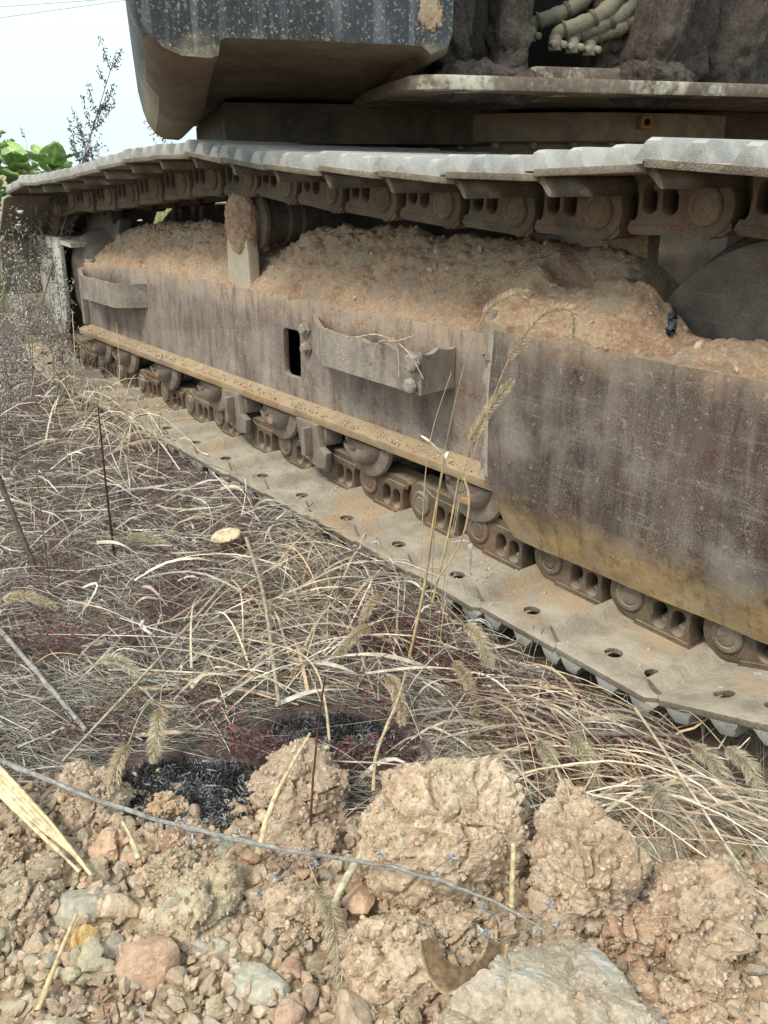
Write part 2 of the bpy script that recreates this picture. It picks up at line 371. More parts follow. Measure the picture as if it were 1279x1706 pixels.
class MB:
    def __init__(s): s.v = []; s.f = []
    def add(s, v, f):
        o = len(s.v); s.v += [tuple(p) for p in v]; s.f += [tuple(i + o for i in q) for q in f]; return s
    def box(s, c, d, m=None):
        x, y, z = (k / 2 for k in d)
        vs = [Vector((sx * x, sy * y, sz * z)) for sx in (-1, 1) for sy in (-1, 1) for sz in (-1, 1)]
        if m is not None: vs = [m @ p for p in vs]
        vs = [p + Vector(c) for p in vs]
        return s.add(vs, [(0, 1, 3, 2), (4, 6, 7, 5), (0, 4, 5, 1), (2, 3, 7, 6), (0, 2, 6, 4), (1, 5, 7, 3)])
    def prism(s, poly, axis, a, b):
        """poly of 2D points extruded along axis 'x','y' or 'z' from a to b"""
        n = len(poly)
        def P(u, v, t): return {'x': (t, u, v), 'y': (u, t, v), 'z': (u, v, t)}[axis]
        vs = [P(u, v, a) for u, v in poly] + [P(u, v, b) for u, v in poly]
        fs = [tuple(range(n)), tuple(range(2 * n - 1, n - 1, -1))] + [(i, (i + 1) % n + 0, (i + 1) % n + n, i + n) for i in range(n)]
        return s.add(vs, fs)
    def lathe(s, prof, c, axis='y', seg=28):
        """prof: (offset along axis, radius)"""
        vs, fs = [], []
        n = len(prof)
        for k in range(seg):
            a = 2 * math.pi * k / seg
            for (t, r) in prof:
                u, v = r * math.cos(a), r * math.sin(a)
                p = {'y': (u, t, v), 'x': (t, u, v), 'z': (u, v, t)}[axis]
                vs.append((p[0] + c[0], p[1] + c[1], p[2] + c[2]))
        for k in range(seg):
            k2 = (k + 1) % seg
            for j in range(n - 1): fs.append((k * n + j, k * n + j + 1, k2 * n + j + 1, k2 * n + j))
        fs.append(tuple(k * n for k in range(seg))); fs.append(tuple(k * n + n - 1 for k in reversed(range(seg))))
        return s.add(vs, fs)
    def tube(s, pts, rad, seg=8):
        pts = [Vector(p) for p in pts]; n = len(pts)
        if not isinstance(rad, (list, tuple)): rad = [rad] * n
        vs, fs = [], []
        up = None
        for i, p in enumerate(pts):
            t = (pts[min(i + 1, n - 1)] - pts[max(i - 1, 0)]).normalized()
            if up is None: up = t.orthogonal().normalized()
            up = (up - t * up.dot(t)).normalized(); b = t.cross(up)
            for k in range(seg):
                a = 2 * math.pi * k / seg
                vs.append(p + (up * math.cos(a) + b * math.sin(a)) * rad[i])
        for i in range(n - 1):
            for k in range(seg):
                k2 = (k + 1) % seg
                fs.append((i * seg + k, i * seg + k2, (i + 1) * seg + k2, (i + 1) * seg + k))
        fs.append(tuple(reversed(range(seg)))); fs.append(tuple(range((n - 1) * seg, n * seg)))
        return s.add(vs, fs)
    def mesh(s, name, bevel=0.0, seg=2, smooth=True, sharp=40, noise=None):
        me = bpy.data.meshes.new(name); me.from_pydata(s.v, [], s.f); me.update()
        bm = bmesh.new(); bm.from_mesh(me)
        bmesh.ops.recalc_face_normals(bm, faces=bm.faces)
        if bevel:
            es = [e for e in bm.edges if len(e.link_faces) == 2 and e.calc_face_angle(0) > R(28)]
            bmesh.ops.bevel(bm, geom=es, offset=bevel, segments=seg, profile=0.6, affect='EDGES', clamp_overlap=True)
        if noise:
            sub, amp, sc = noise
            if sub: bmesh.ops.subdivide_edges(bm, edges=bm.edges, cuts=sub, use_grid_fill=True)
            P = np.array([v.co for v in bm.verts]); d = np.stack([fbm(P * sc + k * 31.7, 3, k) for k in range(3)], 1) * amp
            for v, q in zip(bm.verts, d): v.co += Vector(q)
        bm.to_mesh(me); bm.free()
        if smooth:
            me.polygons.foreach_set('use_smooth', np.ones(len(me.polygons), dtype=bool)); me.set_sharp_from_angle(angle=R(sharp))
        return me
    def build(s, name, mat, parent=None, **kw):
        return link_obj(name, s.mesh(name, **kw), parent, mat)
def rrect(x0, x1, y0, y1, r, n=4):
    pts = []
    for cx, cy, a0 in ((x1 - r, y1 - r, 0), (x0 + r, y1 - r, 90), (x0 + r, y0 + r, 180), (x1 - r, y0 + r, 270)):
        for k in range(n + 1):
            a = R(a0 + 90 * k / n); pts.append((cx + r * math.cos(a), cy + r * math.sin(a)))
    return pts
def circle(cx, cy, r, n=14): return [(cx + r * math.cos(2 * math.pi * k / n), cy + r * math.sin(2 * math.pi * k / n)) for k in range(n)]
def plate(outline, holes, depth, bevel=0.0, mtx=None):
    """flat plate with holes (2D outline filled and extruded); returns MB-ready verts, faces. thickness = depth, centred on 0"""
    cu = bpy.data.curves.new('tmp', 'CURVE'); cu.dimensions = '2D'; cu.fill_mode = 'BOTH'
    cu.extrude = max(depth / 2 - bevel, 0.0001); cu.bevel_depth = bevel; cu.bevel_resolution = 1; cu.offset = -bevel
    for pl in [outline] + list(holes):
        sp = cu.splines.new('POLY'); sp.points.add(len(pl) - 1)
        for p, q in zip(sp.points, pl): p.co = (q[0], q[1], 0, 1)
        sp.use_cyclic_u = True
    ob = bpy.data.objects.new('tmp', cu); COL.objects.link(ob)
    dg = bpy.context.evaluated_depsgraph_get()
    me = bpy.data.meshes.new_from_object(ob.evaluated_get(dg))
    bm = bmesh.new(); bm.from_mesh(me); bmesh.ops.remove_doubles(bm, verts=bm.verts, dist=1e-5)
    if mtx is not None: bm.transform(mtx)
    bm.verts.index_update()
    vs = [v.co.copy() for v in bm.verts]; fs = [tuple(v.index for v in f.verts) for f in bm.faces]
    bm.free(); bpy.data.meshes.remove(me); bpy.data.objects.remove(ob); bpy.data.curves.remove(cu)
    return vs, fs
# 2D (x,y) plate -> world orientation with plate lying in XZ, thickness along Y
XZ = Matrix(((1, 0, 0, 0), (0, 0, 1, 0), (0, 1, 0, 0), (0, 0, 0, 1)))
def ico(sub):
    bm = bmesh.new(); bmesh.ops.create_icosphere(bm, subdivisions=sub, radius=1)
    v = np.array([q.co for q in bm.verts]); f = np.array([[a.index for a in q.verts] for q in bm.faces]); bm.free(); return v, f
ICO = {k: ico(k) for k in range(1, 7)}
def clod_mesh(name, size, sub=4, seed=0, kind='clod'):
    V, Fc = ICO[sub]; rg = np.random.default_rng(seed)
    if kind == 'clod':                                       # lumps stuck together
        r = np.full(len(V), 0.66)
        Vw = V + 0.22 * np.stack([fbm(V * 1.6 + 5 * k + seed, 3, seed + k) for k in range(3)], 1); Vw /= np.linalg.norm(Vw, axis=1)[:, None]
        for k in range(13):
            c = rg.normal(size=3); c *= rg.uniform(0.25, 0.66) / np.linalg.norm(c); q = rg.uniform(0.26, 0.50)
            b = Vw @ c; disc = b * b - (c @ c - q * q); t = np.where(disc > 0, b + np.sqrt(np.maximum(disc, 0)), 0)
            r = np.maximum(r, t)
        P = V * r[:, None]
        nc, lo, hi = 11, 0.56, 0.84
    else:
        P = V * (1 + 0.25 * fbm(V * 1.2 + seed * 3.1, 3, seed)[:, None]); nc, lo, hi = (13, 0.52, 0.84)
    for k in range(nc):                                      # broken faces
        nrm = rg.normal(size=3); nrm /= np.linalg.norm(nrm); d = rg.uniform(lo, hi)
        h = np.maximum(P @ nrm - d, 0); P = P - (h * (0.97 if kind != 'clod' else 0.93))[:, None] * nrm
    nr = P / np.linalg.norm(P, axis=1)[:, None]
    s3 = np.array(size) / np.mean(size)
    Q = P * s3 * (np.mean(size) / 0.05)                      # in units of 5 cm
    if kind == 'clod':
        e1, e2 = worley(Q * 3.6 + 0.3 * np.stack([vnoise(Q * 2.2, k) for k in range(3)], 1) + seed, seed + 5)
        msk = sstep(-0.10, 0.15, fbm(Q * 0.8 + 9, 2, seed + 3))
        w1, w2 = worley(Q * 1.25 + 0.35 * np.stack([vnoise(Q * 1.7 + 3, k + 7) for k in range(3)], 1) + seed, seed + 6)
        slab = np.floor(3.0 * w1) / 3.0                      # stepped crusts
        h = 0.27 * fbm(Q * 1.3 + seed, 5, seed, 0.68) + 0.035 * ridged(Q * 1.9 + seed, 4, seed + 2) - 0.07 * slab - 0.16 * np.exp(-((w2 - w1) / 0.045) ** 2) + msk * (0.07 * (0.5 - e1) - 0.05 * np.exp(-((e2 - e1) / 0.07) ** 2))
        h = h - 0.18 * sstep(0.20, 0.30, fbm(Q * 1.5 + 40, 3, seed + 8))
        if sub >= 5: h = h + 0.020 * ridged(Q * 6, 3, seed) + 0.050 * vnoise(Q * 12, seed) + 0.034 * vnoise(Q * 27, seed + 1)
        h = h * 0.05 / np.mean(size) * 1.1
    else:
        h = (0.07 * fbm(Q * 1.2 + seed, 4, seed) + 0.028 * ridged(Q * 3, 4, seed) + 0.010 * vnoise(Q * 15, seed)) * min(1.0, 0.05 / np.mean(size) * 1.6)
    if kind == 'rock':
        e1, e2 = worley(Q * 0.9 + 0.3 * np.stack([vnoise(Q * 1.5, k) for k in range(3)], 1), seed)
        h = (0.22 * fbm(Q * 0.8 + seed, 5, seed, 0.6) + 0.07 * ridged(Q * 1.6, 4, seed) - 0.10 * np.exp(-((e2 - e1) / 0.05) ** 2) - 0.10 * np.floor(e1 * 4) / 4 + 0.03 * vnoise(Q * 12, seed)) * 0.05 / np.mean(size) * 1.4
    P = P + nr * h[:, None]
    sc_ = 1.0 / (0.5 * np.ptp(P, axis=0)); P = (P - (P.max(0) + P.min(0)) / 2) * sc_
    return np_mesh(name, P * np.array(size), Fc, smooth=True, sharp=(35 if kind == 'clod' else 26))

# polylines -> ribbons / tubes for many strands at once
def strands(PT, W, colr, sides=2, rng=RNG):
    """PT (N,K,3) points, W (N,K) half width, colr (N,3); sides=2 flat blades, 3 = stems"""
    N, K, _ = PT.shape
    T = np.gradient(PT, axis=1); T /= np.linalg.norm(T, axis=2)[:, :, None] + 1e-9
    rv = rng.normal(size=(N, 1, 3)); rv[:, :, 2] *= 0.6
    A = np.cross(T, np.repeat(rv, K, 1)); A /= np.linalg.norm(A, axis=2)[:, :, None] + 1e-9
    B = np.cross(T, A)
    ring = []
    for k in range(sides):
        a = 2 * math.pi * k / sides
        ring.append(PT + (A * math.cos(a) + B * math.sin(a)) * W[:, :, None])
    V = np.stack(ring, 2)                                   # N,K,S,3
    idx = np.arange(N * K * sides).reshape(N, K, sides)
    fs = []
    for k in range(sides if sides > 2 else 1):
        k2 = (k + 1) % sides
        fs.append(np.stack([idx[:, :-1, k], idx[:, :-1, k2], idx[:, 1:, k2], idx[:, 1:, k]], -1).reshape(-1, 4))
    C = np.repeat(colr, K * sides, 0) if colr.ndim == 2 else np.repeat(colr, sides, 1).reshape(-1, 3)
    return V.reshape(-1, 3), np.concatenate(fs), C
def join_np(parts):
    V, Fc, C, o = [], [], [], 0
    for v, f, c in parts:
        V.append(v); Fc.append(f + o); C.append(c); o += len(v)
    return np.concatenate(V), np.concatenate(Fc), np.concatenate(C)
def solid_col(me, c, jit=0.0):
    a = me.color_attributes.new('Col', 'FLOAT_COLOR', 'POINT'); n = len(me.vertices)
    q = np.ones((n, 4), dtype=np.float32); q[:, :3] = c
    if jit: q[:, :3] *= 1 + RNG.uniform(-jit, jit, (n, 1))
    a.data.foreach_set('color', q.ravel()); return me

# ================================================================== ground
def fr(x, y): return x * FW[0] + y * FW[1], x * RT[0] + y * RT[1]
def soil_mask(x, y):
    f, r = fr(x, y)
    P = np.stack([x * 7, y * 7, np.zeros_like(x)], 1)
    return sstep(0.06, -0.05, f - (0.93 - 0.10 * r) + 0.10 * fbm(P, 3, 77)) * sstep(-0.9, -0.5, f)
def ground_h(x, y, fine=True):
    x = np.asarray(x, float); y = np.asarray(y, float)
    P = np.stack([x, y, np.zeros_like(x)], 1)
    f, r = fr(x, y)
    d = np.hypot(x, y)
    m = soil_mask(x, y)
    h = 0.035 * fbm(P * 1.3, 3, 5) + 0.012 * fbm(P * 6, 3, 6)
    near_track = sstep(0.75, 1.0, y) * sstep(2.2, 1.8, y)
    h = h * (1 - 0.8 * near_track) - 0.012 * near_track
    h = h + 0.038 * sstep(0.80, 0.97, y) * sstep(1.045, 1.02, y) * sstep(-0.85, -1.25, x) * sstep(-3.9, -3.6, x)
    hs_ = 0.030 + 0.05 * fbm(P * 3.2, 3, 8)
    if fine:
        d1, d2 = worley(P * 26, 3); e1, e2 = worley(P * 60, 4)
        hs_ = hs_ + 0.022 * (0.5 - d1) + 0.010 * (0.5 - e1) + 0.012 * fbm(P * 30, 3, 9)
    h = h * (1 - m) + hs_ * m
    h = h * sstep(60, 12, d) if True else h
    return h
def ASH(x, y):
    """two burnt patches"""
    P = np.stack([x * 9, y * 9, np.zeros_like(x)], 1); n = 0.35 * fbm(P, 4, 21)
    def e(cx, cy, a, b, ang):
        c, s = math.cos(ang), math.sin(ang); u, v = x - cx, y - cy
        return np.sqrt(((u * c + v * s) / a) ** 2 + ((-u * s + v * c) / b) ** 2)
    d = np.minimum(e(-0.925, 0.385, 0.150, 0.095, 0.85), e(-0.945, 0.622, 0.110, 0.055, 0.8)) + n
    return sstep(1.12, 0.78, d)
rr = [0.0] + list(np.geomspace(0.25, 0.5, 14)) + list(np.linspace(0.51, 1.3, 190)) + list(np.linspace(1.31, 2.4, 110)) + list(np.geomspace(2.45, 9, 70)) + list(np.geomspace(9.5, 3000, 46))
head = math.atan2(FW[1], FW[0])
aa = np.concatenate([np.linspace(-0.62, 0.62, 330), np.linspace(0.66, 2 * math.pi - 0.66, 90)]) + head
RRr, AA = np.meshgrid(np.array(rr), aa, indexing='ij')
gx, gy = (RRr * np.cos(AA)).ravel(), (RRr * np.sin(AA)).ravel()
gz = ground_h(gx, gy)
NA = len(aa); NR = len(rr)
ii = np.arange(NR * NA).reshape(NR, NA)
gf = np.stack([ii[:-1], ii[1:], np.roll(ii[1:], -1, 1), np.roll(ii[:-1], -1, 1)], -1).reshape(-1, 4)
gP = np.stack([gx, gy, np.zeros_like(gx)], 1)
gm = soil_mask(gx, gy)[:, None]; ga = ASH(gx, gy)[:, None]
gd = np.hypot(gx, gy)[:, None]
nz = (0.5 + 0.9 * fbm(gP * 2.2, 4, 31))[:, None]; nz2 = (0.5 + 0.9 * fbm(gP * 14, 4, 33))[:, None]
litter = np.array([0.150, 0.118, 0.102]) * (0.5 + 0.9 * nz2) * (1 - 0.25 * nz) + np.array([0.012, 0.0, 0.004])
clayc = np.array([0.42, 0.31, 0.205]) * (0.72 + 0.5 * nz2)
far = np.array([0.33, 0.27, 0.16]) * (0.8 + 0.4 * nz)
under = (sstep(0.98, 1.12, gy) * sstep(3.9, 3.6, gy) * sstep(-4.2, -3.8, gx) * sstep(0.3, 0.0, gx))[:, None]
gc = litter * (1 - sstep(5, 12, gd)) + far * sstep(5, 12, gd)
gc = gc * (1 - under) + np.array([0.22, 0.16, 0.11]) * under
gc = gc * (1 - gm) + clayc * gm
gc = gc * (1 - ga) + np.array([0.018, 0.018, 0.020]) * ga
gme = np_mesh('ground', np.stack([gx, gy, gz], 1), gf, True, gc)
def ground_mat():
    n = NT('soil', 0.95); n.b.inputs['Specular IOR Level'].default_value = 0.08
    c = n.mix(1.0, n.attr('Col'), n.ramp(n.noise(70, 3, 0.7), [(0.25, 0.55), (0.7, 1.35)]), 'MULTIPLY')
    n.color(c)
    n.bump(n.noise(170, 4, 0.75), 0.9, 0.006); return n.m
g = link_obj('ground', gme, None, ground_mat()); tag(g, 'bare soil ground with clay in front and litter behind', kind='structure')

# ================================================================== excavator
EX = empty('excavator', (-2.1, 2.3, 0))
tag(EX, 'old mud-caked crawler excavator on steel tracks, seen from beside its undercarriage', 'excavator')
CY = 1.33                      # centre line of the near track
PITCH_T = 0.19
def part(mb, name, mat, **kw): return mb.build(name, mat, EX, **kw)

# --- path of the chain pins (X, Z), closed: bottom run to +X, round the idler, back along the top
up_pts = [(-0.66, 0.765), (-0.734, 0.767), (-0.835, 0.760), (-1.034, 0.745), (-1.226, 0.745), (-1.439, 0.751), (-1.62, 0.758), (-1.79, 0.768), (-1.96, 0.780), (-2.153, 0.792),
          (-2.373, 0.786), (-2.567, 0.772), (-2.787, 0.752), (-2.986, 0.734), (-3.206, 0.718), (-3.45, 0.705)]
path = [(-3.5, 0.103), (-3.0, 0.103), (-2.0, 0.103), (-1.0, 0.103), (-0.70, 0.103)]
for k in range(1, 24):
    a = R(-90 + 180 * k / 24); path.append((-0.66 + 0.326 * math.cos(a), 0.429 + 0.326 * math.sin(a)))
path += [(a, b - 0.009) for a, b in up_pts]
for k in range(1, 24):
    a = R(90 + 180 * k / 24); path.append((-3.5 + 0.301 * math.cos(a), 0.404 + 0.301 * math.sin(a)))
path = np.array(path + [path[0]])
seg = np.hypot(*np.diff(path, axis=0).T); cum = np.concatenate([[0], np.cumsum(seg)]); LOOP = cum[-1]
NSH = int(round(LOOP / PITCH_T))
def on_path(s):
    s = s % LOOP; return np.array([np.interp(s, cum, path[:, 0]), np.interp(s, cum, path[:, 1])])
s0 = (-0.653 + 3.5)            # arc length where a pin sits at X=-0.653
pins = [on_path(s0 + LOOP * k / NSH) for k in range(NSH)]

# --- shoe
def shoe_mesh():
    mb = MB()
    hl = 0.318
    out = [(-0.112, -hl + 0.012), (-0.100, -hl), (0.078, -hl), (0.092, -hl + 0.014), (0.092, hl - 0.014), (0.078, hl), (-0.100, hl), (-0.112, hl - 0.012)]
    holes = [circle(x, sy * 0.252, 0.0150) for x in (-0.034, 0.046) for sy in (-1, 1)]
    v, f = plate(out, holes, 0.011, 0.0015)
    mb.add([p + Vector((0, 0, -0.0515)) for p in v], f)
    # curled overlap lip
    lip = [(-0.104, -0.0475), (-0.116, -0.040), (-0.128, -0.027), (-0.135, -0.025), (-0.133, -0.034), (-0.120, -0.050), (-0.104, -0.0568)]
    mb.prism(lip, 'y', -hl + 0.02, hl - 0.02)
    # three grouser bars with sloping ends
    for gx_ in (0.073, 0.006, -0.068):
        b, t, GH = 0.0245, 0.0125, 0.0265
        secs = [(-hl + 0.0008, 0.014), (-hl + 0.004, 0.0225), (-hl + 0.013, GH), (-0.1, GH), (0.1, GH), (hl - 0.013, GH), (hl - 0.004, 0.0225), (hl - 0.0008, 0.014)]
        vs, fs = [], []
        for y, h in secs:
            tt = t + (b - t) * (1 - h / GH) * 0.5
            vs += [(gx_ - b, y, -0.0540), (gx_ - tt, y, -0.056 - h * 0.8), (gx_ - tt * 0.7, y, -0.056 - h), (gx_ + tt * 0.7, y, -0.056 - h), (gx_ + tt, y, -0.056 - h * 0.8), (gx_ + b, y, -0.0540)]
        n = len(secs)
        for i in range(n - 1):
            for k in range(6):
                k2 = (k + 1) % 6; fs.append((i * 6 + k, i * 6 + k2, (i + 1) * 6 + k2, (i + 1) * 6 + k))
        fs += [tuple(range(5, -1, -1)), tuple(range((n - 1) * 6, n * 6))]
        mb.add(vs, fs)
    me = mb.mesh('track_shoe', sharp=35)
    me.materials.append(M['shoe']); me.materials.append(M['shoe_polish'])
    mi = np.array([1 if p.center.z < -0.0572 else 0 for p in me.polygons], dtype=np.int32)
    me.polygons.foreach_set('material_index', mi)
    return me
def link_mesh(sgn):
    """forged link, outer side at y = sgn*0.14; boss with pin at -x, inner strap at +x"""
    mb = MB()
    def yz(y0): return Matrix.Translation((0, y0, 0)) @ XZ
    # outer strap
    def arc(cx, cz, r, a0, a1, n=8): return [(cx + r * math.cos(R(a0 + (a1 - a0) * k / n)), cz + r * math.sin(R(a0 + (a1 - a0) * k / n))) for k in range(n + 1)]
    o = arc(-0.095, 0, 0.046, 100, 245, 10) + [(-0.086, -0.0455), (0.026, -0.0455), (0.033, -0.038), (0.026, -0.012), (0.027, 0.012), (0.036, 0.028), (-0.06, 0.028)]
    win = [rrect(-0.046, -0.019, -0.035, 0.012, 0.012, 3), rrect(-0.009, 0.017, -0.035, 0.010, 0.012, 3)]
    v, f = plate(o, win, 0.036, 0.004, yz(sgn * 0.122)); mb.add(v, f)
    o2 = arc(0.095, 0, 0.040, -120, 90, 10) + [(0.05, 0.026), (0.0, 0.024), (0.0, -0.03), (0.04, -0.036)]
    v, f = plate(o2, [], 0.028, 0.004, yz(sgn * 0.083)); mb.add(v, f)
    mb.prism([(-0.136, 0.020), (-0.138, 0.032), (-0.124, 0.0415), (0.036, 0.0415), (0.046, 0.034), (0.040, 0.020)], 'y', sgn * 0.080, sgn * 0.137)
    mb.prism([(0.030, 0.020), (0.030, 0.0395), (0.100, 0.0395), (0.122, 0.032), (0.126, 0.020)], 'y', sgn * 0.060, sgn * 0.098)
    mb.prism([(-0.080, -0.046), (0.034, -0.046), (0.030, -0.038), (-0.076, -0.038)], 'y', sgn * 0.075, sgn * 0.144)
    mb.prism([(0.020, -0.046), (0.072, -0.046), (0.066, -0.036), (0.020, -0.036)], 'y', sgn * 0.060, sgn * 0.100)
    return mb.mesh('link', sharp=35)
def pin_mesh():
    mb = MB()
    for sg in (-1, 1):
        y0 = sg * 0.139
        mb.lathe([(y0, 0.0285), (y0 + sg * 0.005, 0.0285), (y0 + sg * 0.008, 0.026), (y0 + sg * 0.008, 0.0195), (y0 + sg * 0.0065, 0.0185), (y0 + sg * 0.0065, 0.017), (y0 + sg * 0.0085, 0.0145)], (-0.095, 0, 0), 'y', 20)
    mb.lathe([(-0.08, 0.028), (0.08, 0.028)], (-0.095, 0, 0), 'y', 16)
    return mb.mesh('pin', sharp=35)
def bolt_mesh():
    mb = MB()
    mb.lathe([(-0.0455, 0.0160), (-0.0425, 0.0160), (-0.0425, 0.0130), (-0.026, 0.0130), (-0.023, 0.0105)], (0, 0, 0), 'z', 6)
    mb.lathe([(-0.023, 0.007), (-0.017, 0.0065)], (0, 0, 0), 'z', 8)
    return mb.mesh('bolt', sharp=25)
ME_S, ME_LO, ME_LI, ME_P, ME_B = shoe_mesh(), link_mesh(-1), link_mesh(1), pin_mesh(), bolt_mesh()
ME_LO.materials.append(M['link']); ME_LI.materials.append(M['link']); ME_P.materials.append(M['pin']); ME_B.materials.append(M['bolt'])
def lay_track(cy, detail, mirror=False):
    for k in range(NSH):
        a, b = pins[k], pins[(k + 1) % NSH]
        c = (a + b) / 2; t = (b - a) / np.linalg.norm(b - a)
        sh = link_obj('track_shoe', ME_S, EX)
        sh.matrix_parent_inverse = Matrix.Translation(-Vector(EX.location))
        ang = math.atan2(-t[1], t[0])
        sh.location = (c[0], cy + random.uniform(-0.005, 0.005), c[1])
        sh.rotation_euler = (random.uniform(-0.008, 0.008), ang + 0.030 + random.uniform(-0.014, 0.014), random.uniform(-0.004, 0.004))
        for me in (ME_LO, ME_LI): link_obj('link', me, sh, world=False)
        if detail:
            link_obj('pin', ME_P, sh, world=False)
            for bx in (-0.0325, 0.004):
                for by in (-0.112, 0.112):
                    bo = link_obj('bolt', ME_B, sh, world=False); bo.location = (bx, by, 0); bo.rotation_euler = (0, 0, random.uniform(0, 1))
lay_track(CY, True)
GAUGE = 1.98
lay_track(CY + GAUGE, False)

# --- track frame (near side)
FYO, FYI = 1.19, 1.47          # outer and inner wall
FX0, FX1 = -3.42, -0.62
fr_mb = MB()
wall_poly = [(FX0, 0.225), (FX1, 0.225), (FX1, 0.47), (-1.0, 0.505), (-2.9, 0.500), (FX0 + 0.02, 0.455)]
v, f = plate(wall_poly, [rrect(-1.985, -1.905, 0.300, 0.422, 0.014, 3)], 0.016, 0.001, Matrix.Translation((0, FYO + 0.008, 0)) @ XZ); fr_mb.add(v, f)
track_frame = part(fr_mb, 'track_frame', M['frame'])
mb = MB(); mb.prism([(FX0, 0.225), (FX1, 0.225), (FX1, 0.47), (-1.0, 0.5), (-2.9, 0.495), (FX0 + 0.02, 0.455)], 'y', FYI - 0.012, FYI); mb.build('inner_wall', M['frame'], track_frame)
mb = MB(); mb.box(((FX0 + FX1) / 2, 1.33, 0.232), (FX1 - FX0 - 0.02, FYI - FYO - 0.03, 0.012)); mb.build('bottom_plate', M['dark_steel'], track_frame)
mb = MB(); mb.prism([(1.205, 0.485), (1.30, 0.525), (1.37, 0.525), (1.455, 0.485), (1.455, 0.47), (1.205, 0.47)], 'x', FX0 + 0.05, FX1 - 0.02); mb.build('top_plate', M['dark_steel'], track_frame)
mb = MB(); mb.prism([(1.206, 0.24), (1.455, 0.24), (1.455, 0.44), (1.206, 0.44)], 'x', FX0 + 0.003, FX0 + 0.015); mb.build('end_plate', M['frame'], track_frame)
# ledge (bottom flange) with clay-stained top
lp = [(1.154, 0.2140), (1.151, 0.222), (1.151, 0.2325), (1.1525, 0.2345), (1.170, 0.2420), (1.1895, 0.2495), (1.205, 0.222), (1.205, 0.206)]
xs_ = np.linspace(FX0 - 0.012, -1.16, 260); V = []
for x in xs_:
    q = np.array([[x * 14, 1.0, 0.0], [x * 40, 5.0, 0.0], [x * 9, 9.0, 0.0]]); nn = fbm(q, 3, 71)
    for k, (y, z) in enumerate(lp):
        w_ = 1.0 if 0 < k < 6 else 0.4
        V.append((x, y + (0.0015 * nn[0] + 0.0018 * nn[1]) * w_, z + (0.003 * nn[2] + 0.003 * nn[1]) * w_ * (1 if k in (2, 3, 4) else 0.5)))
n = len(lp); m = len(xs_)
mb = MB(); mb.add(V, [(a * n + b, a * n + (b + 1) % n, (a + 1) * n + (b + 1) % n, (a + 1) * n + b) for a in range(m - 1) for b in range(n)] + [tuple(range(n)), tuple(range((m - 1) * n, m * n))])
mb.build('ledge', M['ledge'], track_frame, sharp=25)
mb = MB(); mb.prism([(FX0 - 0.010, 0.25), (FX0 + 0.012, 0.25), (FX0 + 0.012, 0.455), (FX0 - 0.004, 0.455)], 'y', 1.168, 1.1895); mb.build('edge_strip', M['bracket'], track_frame, bevel=0.003)
# bolts beside the slot
for (x, z) in ((-1.872, 0.432), (-1.868, 0.385)):
    mb = MB(); mb.lathe([(FYO - 0.002, 0.019), (FYO - 0.006, 0.019), (FYO - 0.006, 0.015), (FYO - 0.016, 0.014), (FYO - 0.019, 0.010)], (x, 0, z), 'y', 6)
    mb.build('bolt', M['bracket'], track_frame, sharp=25)

# --- step bracket welded to the frame (open box, torn upper edge)
def step_bracket(pts, z0, z1, name, jag, seed):
    rg = np.random.default_rng(seed); V, Fc = [], []
    P = []
    for (a, b), (c, d), n in zip(pts[:-1], pts[1:], (6, 26, 6)):
        for k in range(n): P.append((a + (c - a) * k / n, b + (d - b) * k / n))
    P.append(pts[-1]); P = np.array(P); n = len(P)
    T = np.gradient(P, axis=0); N = np.stack([-T[:, 1], T[:, 0]], 1); N /= np.linalg.norm(N, axis=1)[:, None]
    zt = z1 + jag * fbm(np.stack([P[:, 0] * 28, P[:, 1] * 28, np.zeros(n)], 1), 3, seed) * 2
    zs = [0, 0.25, 0.5, 0.75, 1.0]
    for th in (0.0, 0.012):
        for j in zs:
            z = z0 + (zt - z0) * j
            wob = 0.005 * fbm(np.stack([P[:, 0] * 9, P[:, 1] * 9, z * 20], 1), 2, seed)
            Q = P + N * (th + wob[:, None]); V.append(np.column_stack([Q, z]))
    V = np.concatenate(V); m = len(zs)
    for s_ in range(2):
        for j in range(m - 1):
            for i in range(n - 1):
                o = s_ * m * n + j * n + i; Fc.append((o, o + 1, o + n + 1, o + n) if s_ == 0 else (o, o + n, o + n + 1, o + 1))
    for j in (0, m - 1):
        for i in range(n - 1):
            a = j * n + i; b = m * n + j * n + i; Fc.append((a, b, b + 1, a + 1))
    me = bpy.data.meshes.new(name); me.from_pydata([tuple(v) for v in V], [], Fc); me.update()
    bm = bmesh.new(); bm.from_mesh(me); bmesh.ops.recalc_face_normals(bm, faces=bm.faces); bm.to_mesh(me); bm.free()
    me.polygons.foreach_set('use_smooth', np.ones(len(me.polygons), dtype=bool)); me.set_sharp_from_angle(angle=R(40))
    return link_obj(name, me, EX, M['bracket'])
b1 = step_bracket([(-1.845, 1.188), (-1.66, 1.095), (-1.300, 1.085), (-1.318, 1.188)], 0.388, 0.468, 'step_bracket', 0.014, 3)
tag(b1, 'dented step bracket with a torn upper edge')
mb = MB(); mb.prism([(-1.84, 1.186), (-1.66, 1.10), (-1.31, 1.09), (-1.32, 1.186)], 'z', 0.392, 0.430); mb.build('floor_plate', M['mud'], b1)
mb = MB(); mb.lathe([(1.078, 0.020), (1.068, 0.019), (1.064, 0.014)], (-1.315, 0, 0.452), 'y', 8); mb.build('bolt', M['bracket'], b1, sharp=25)
mb = MB(); mb.lathe([(1.078, 0.016), (1.070, 0.015), (1.067, 0.010)], (-1.322, 0, 0.405), 'y', 8); mb.build('bolt', M['bracket'], b1, sharp=25)
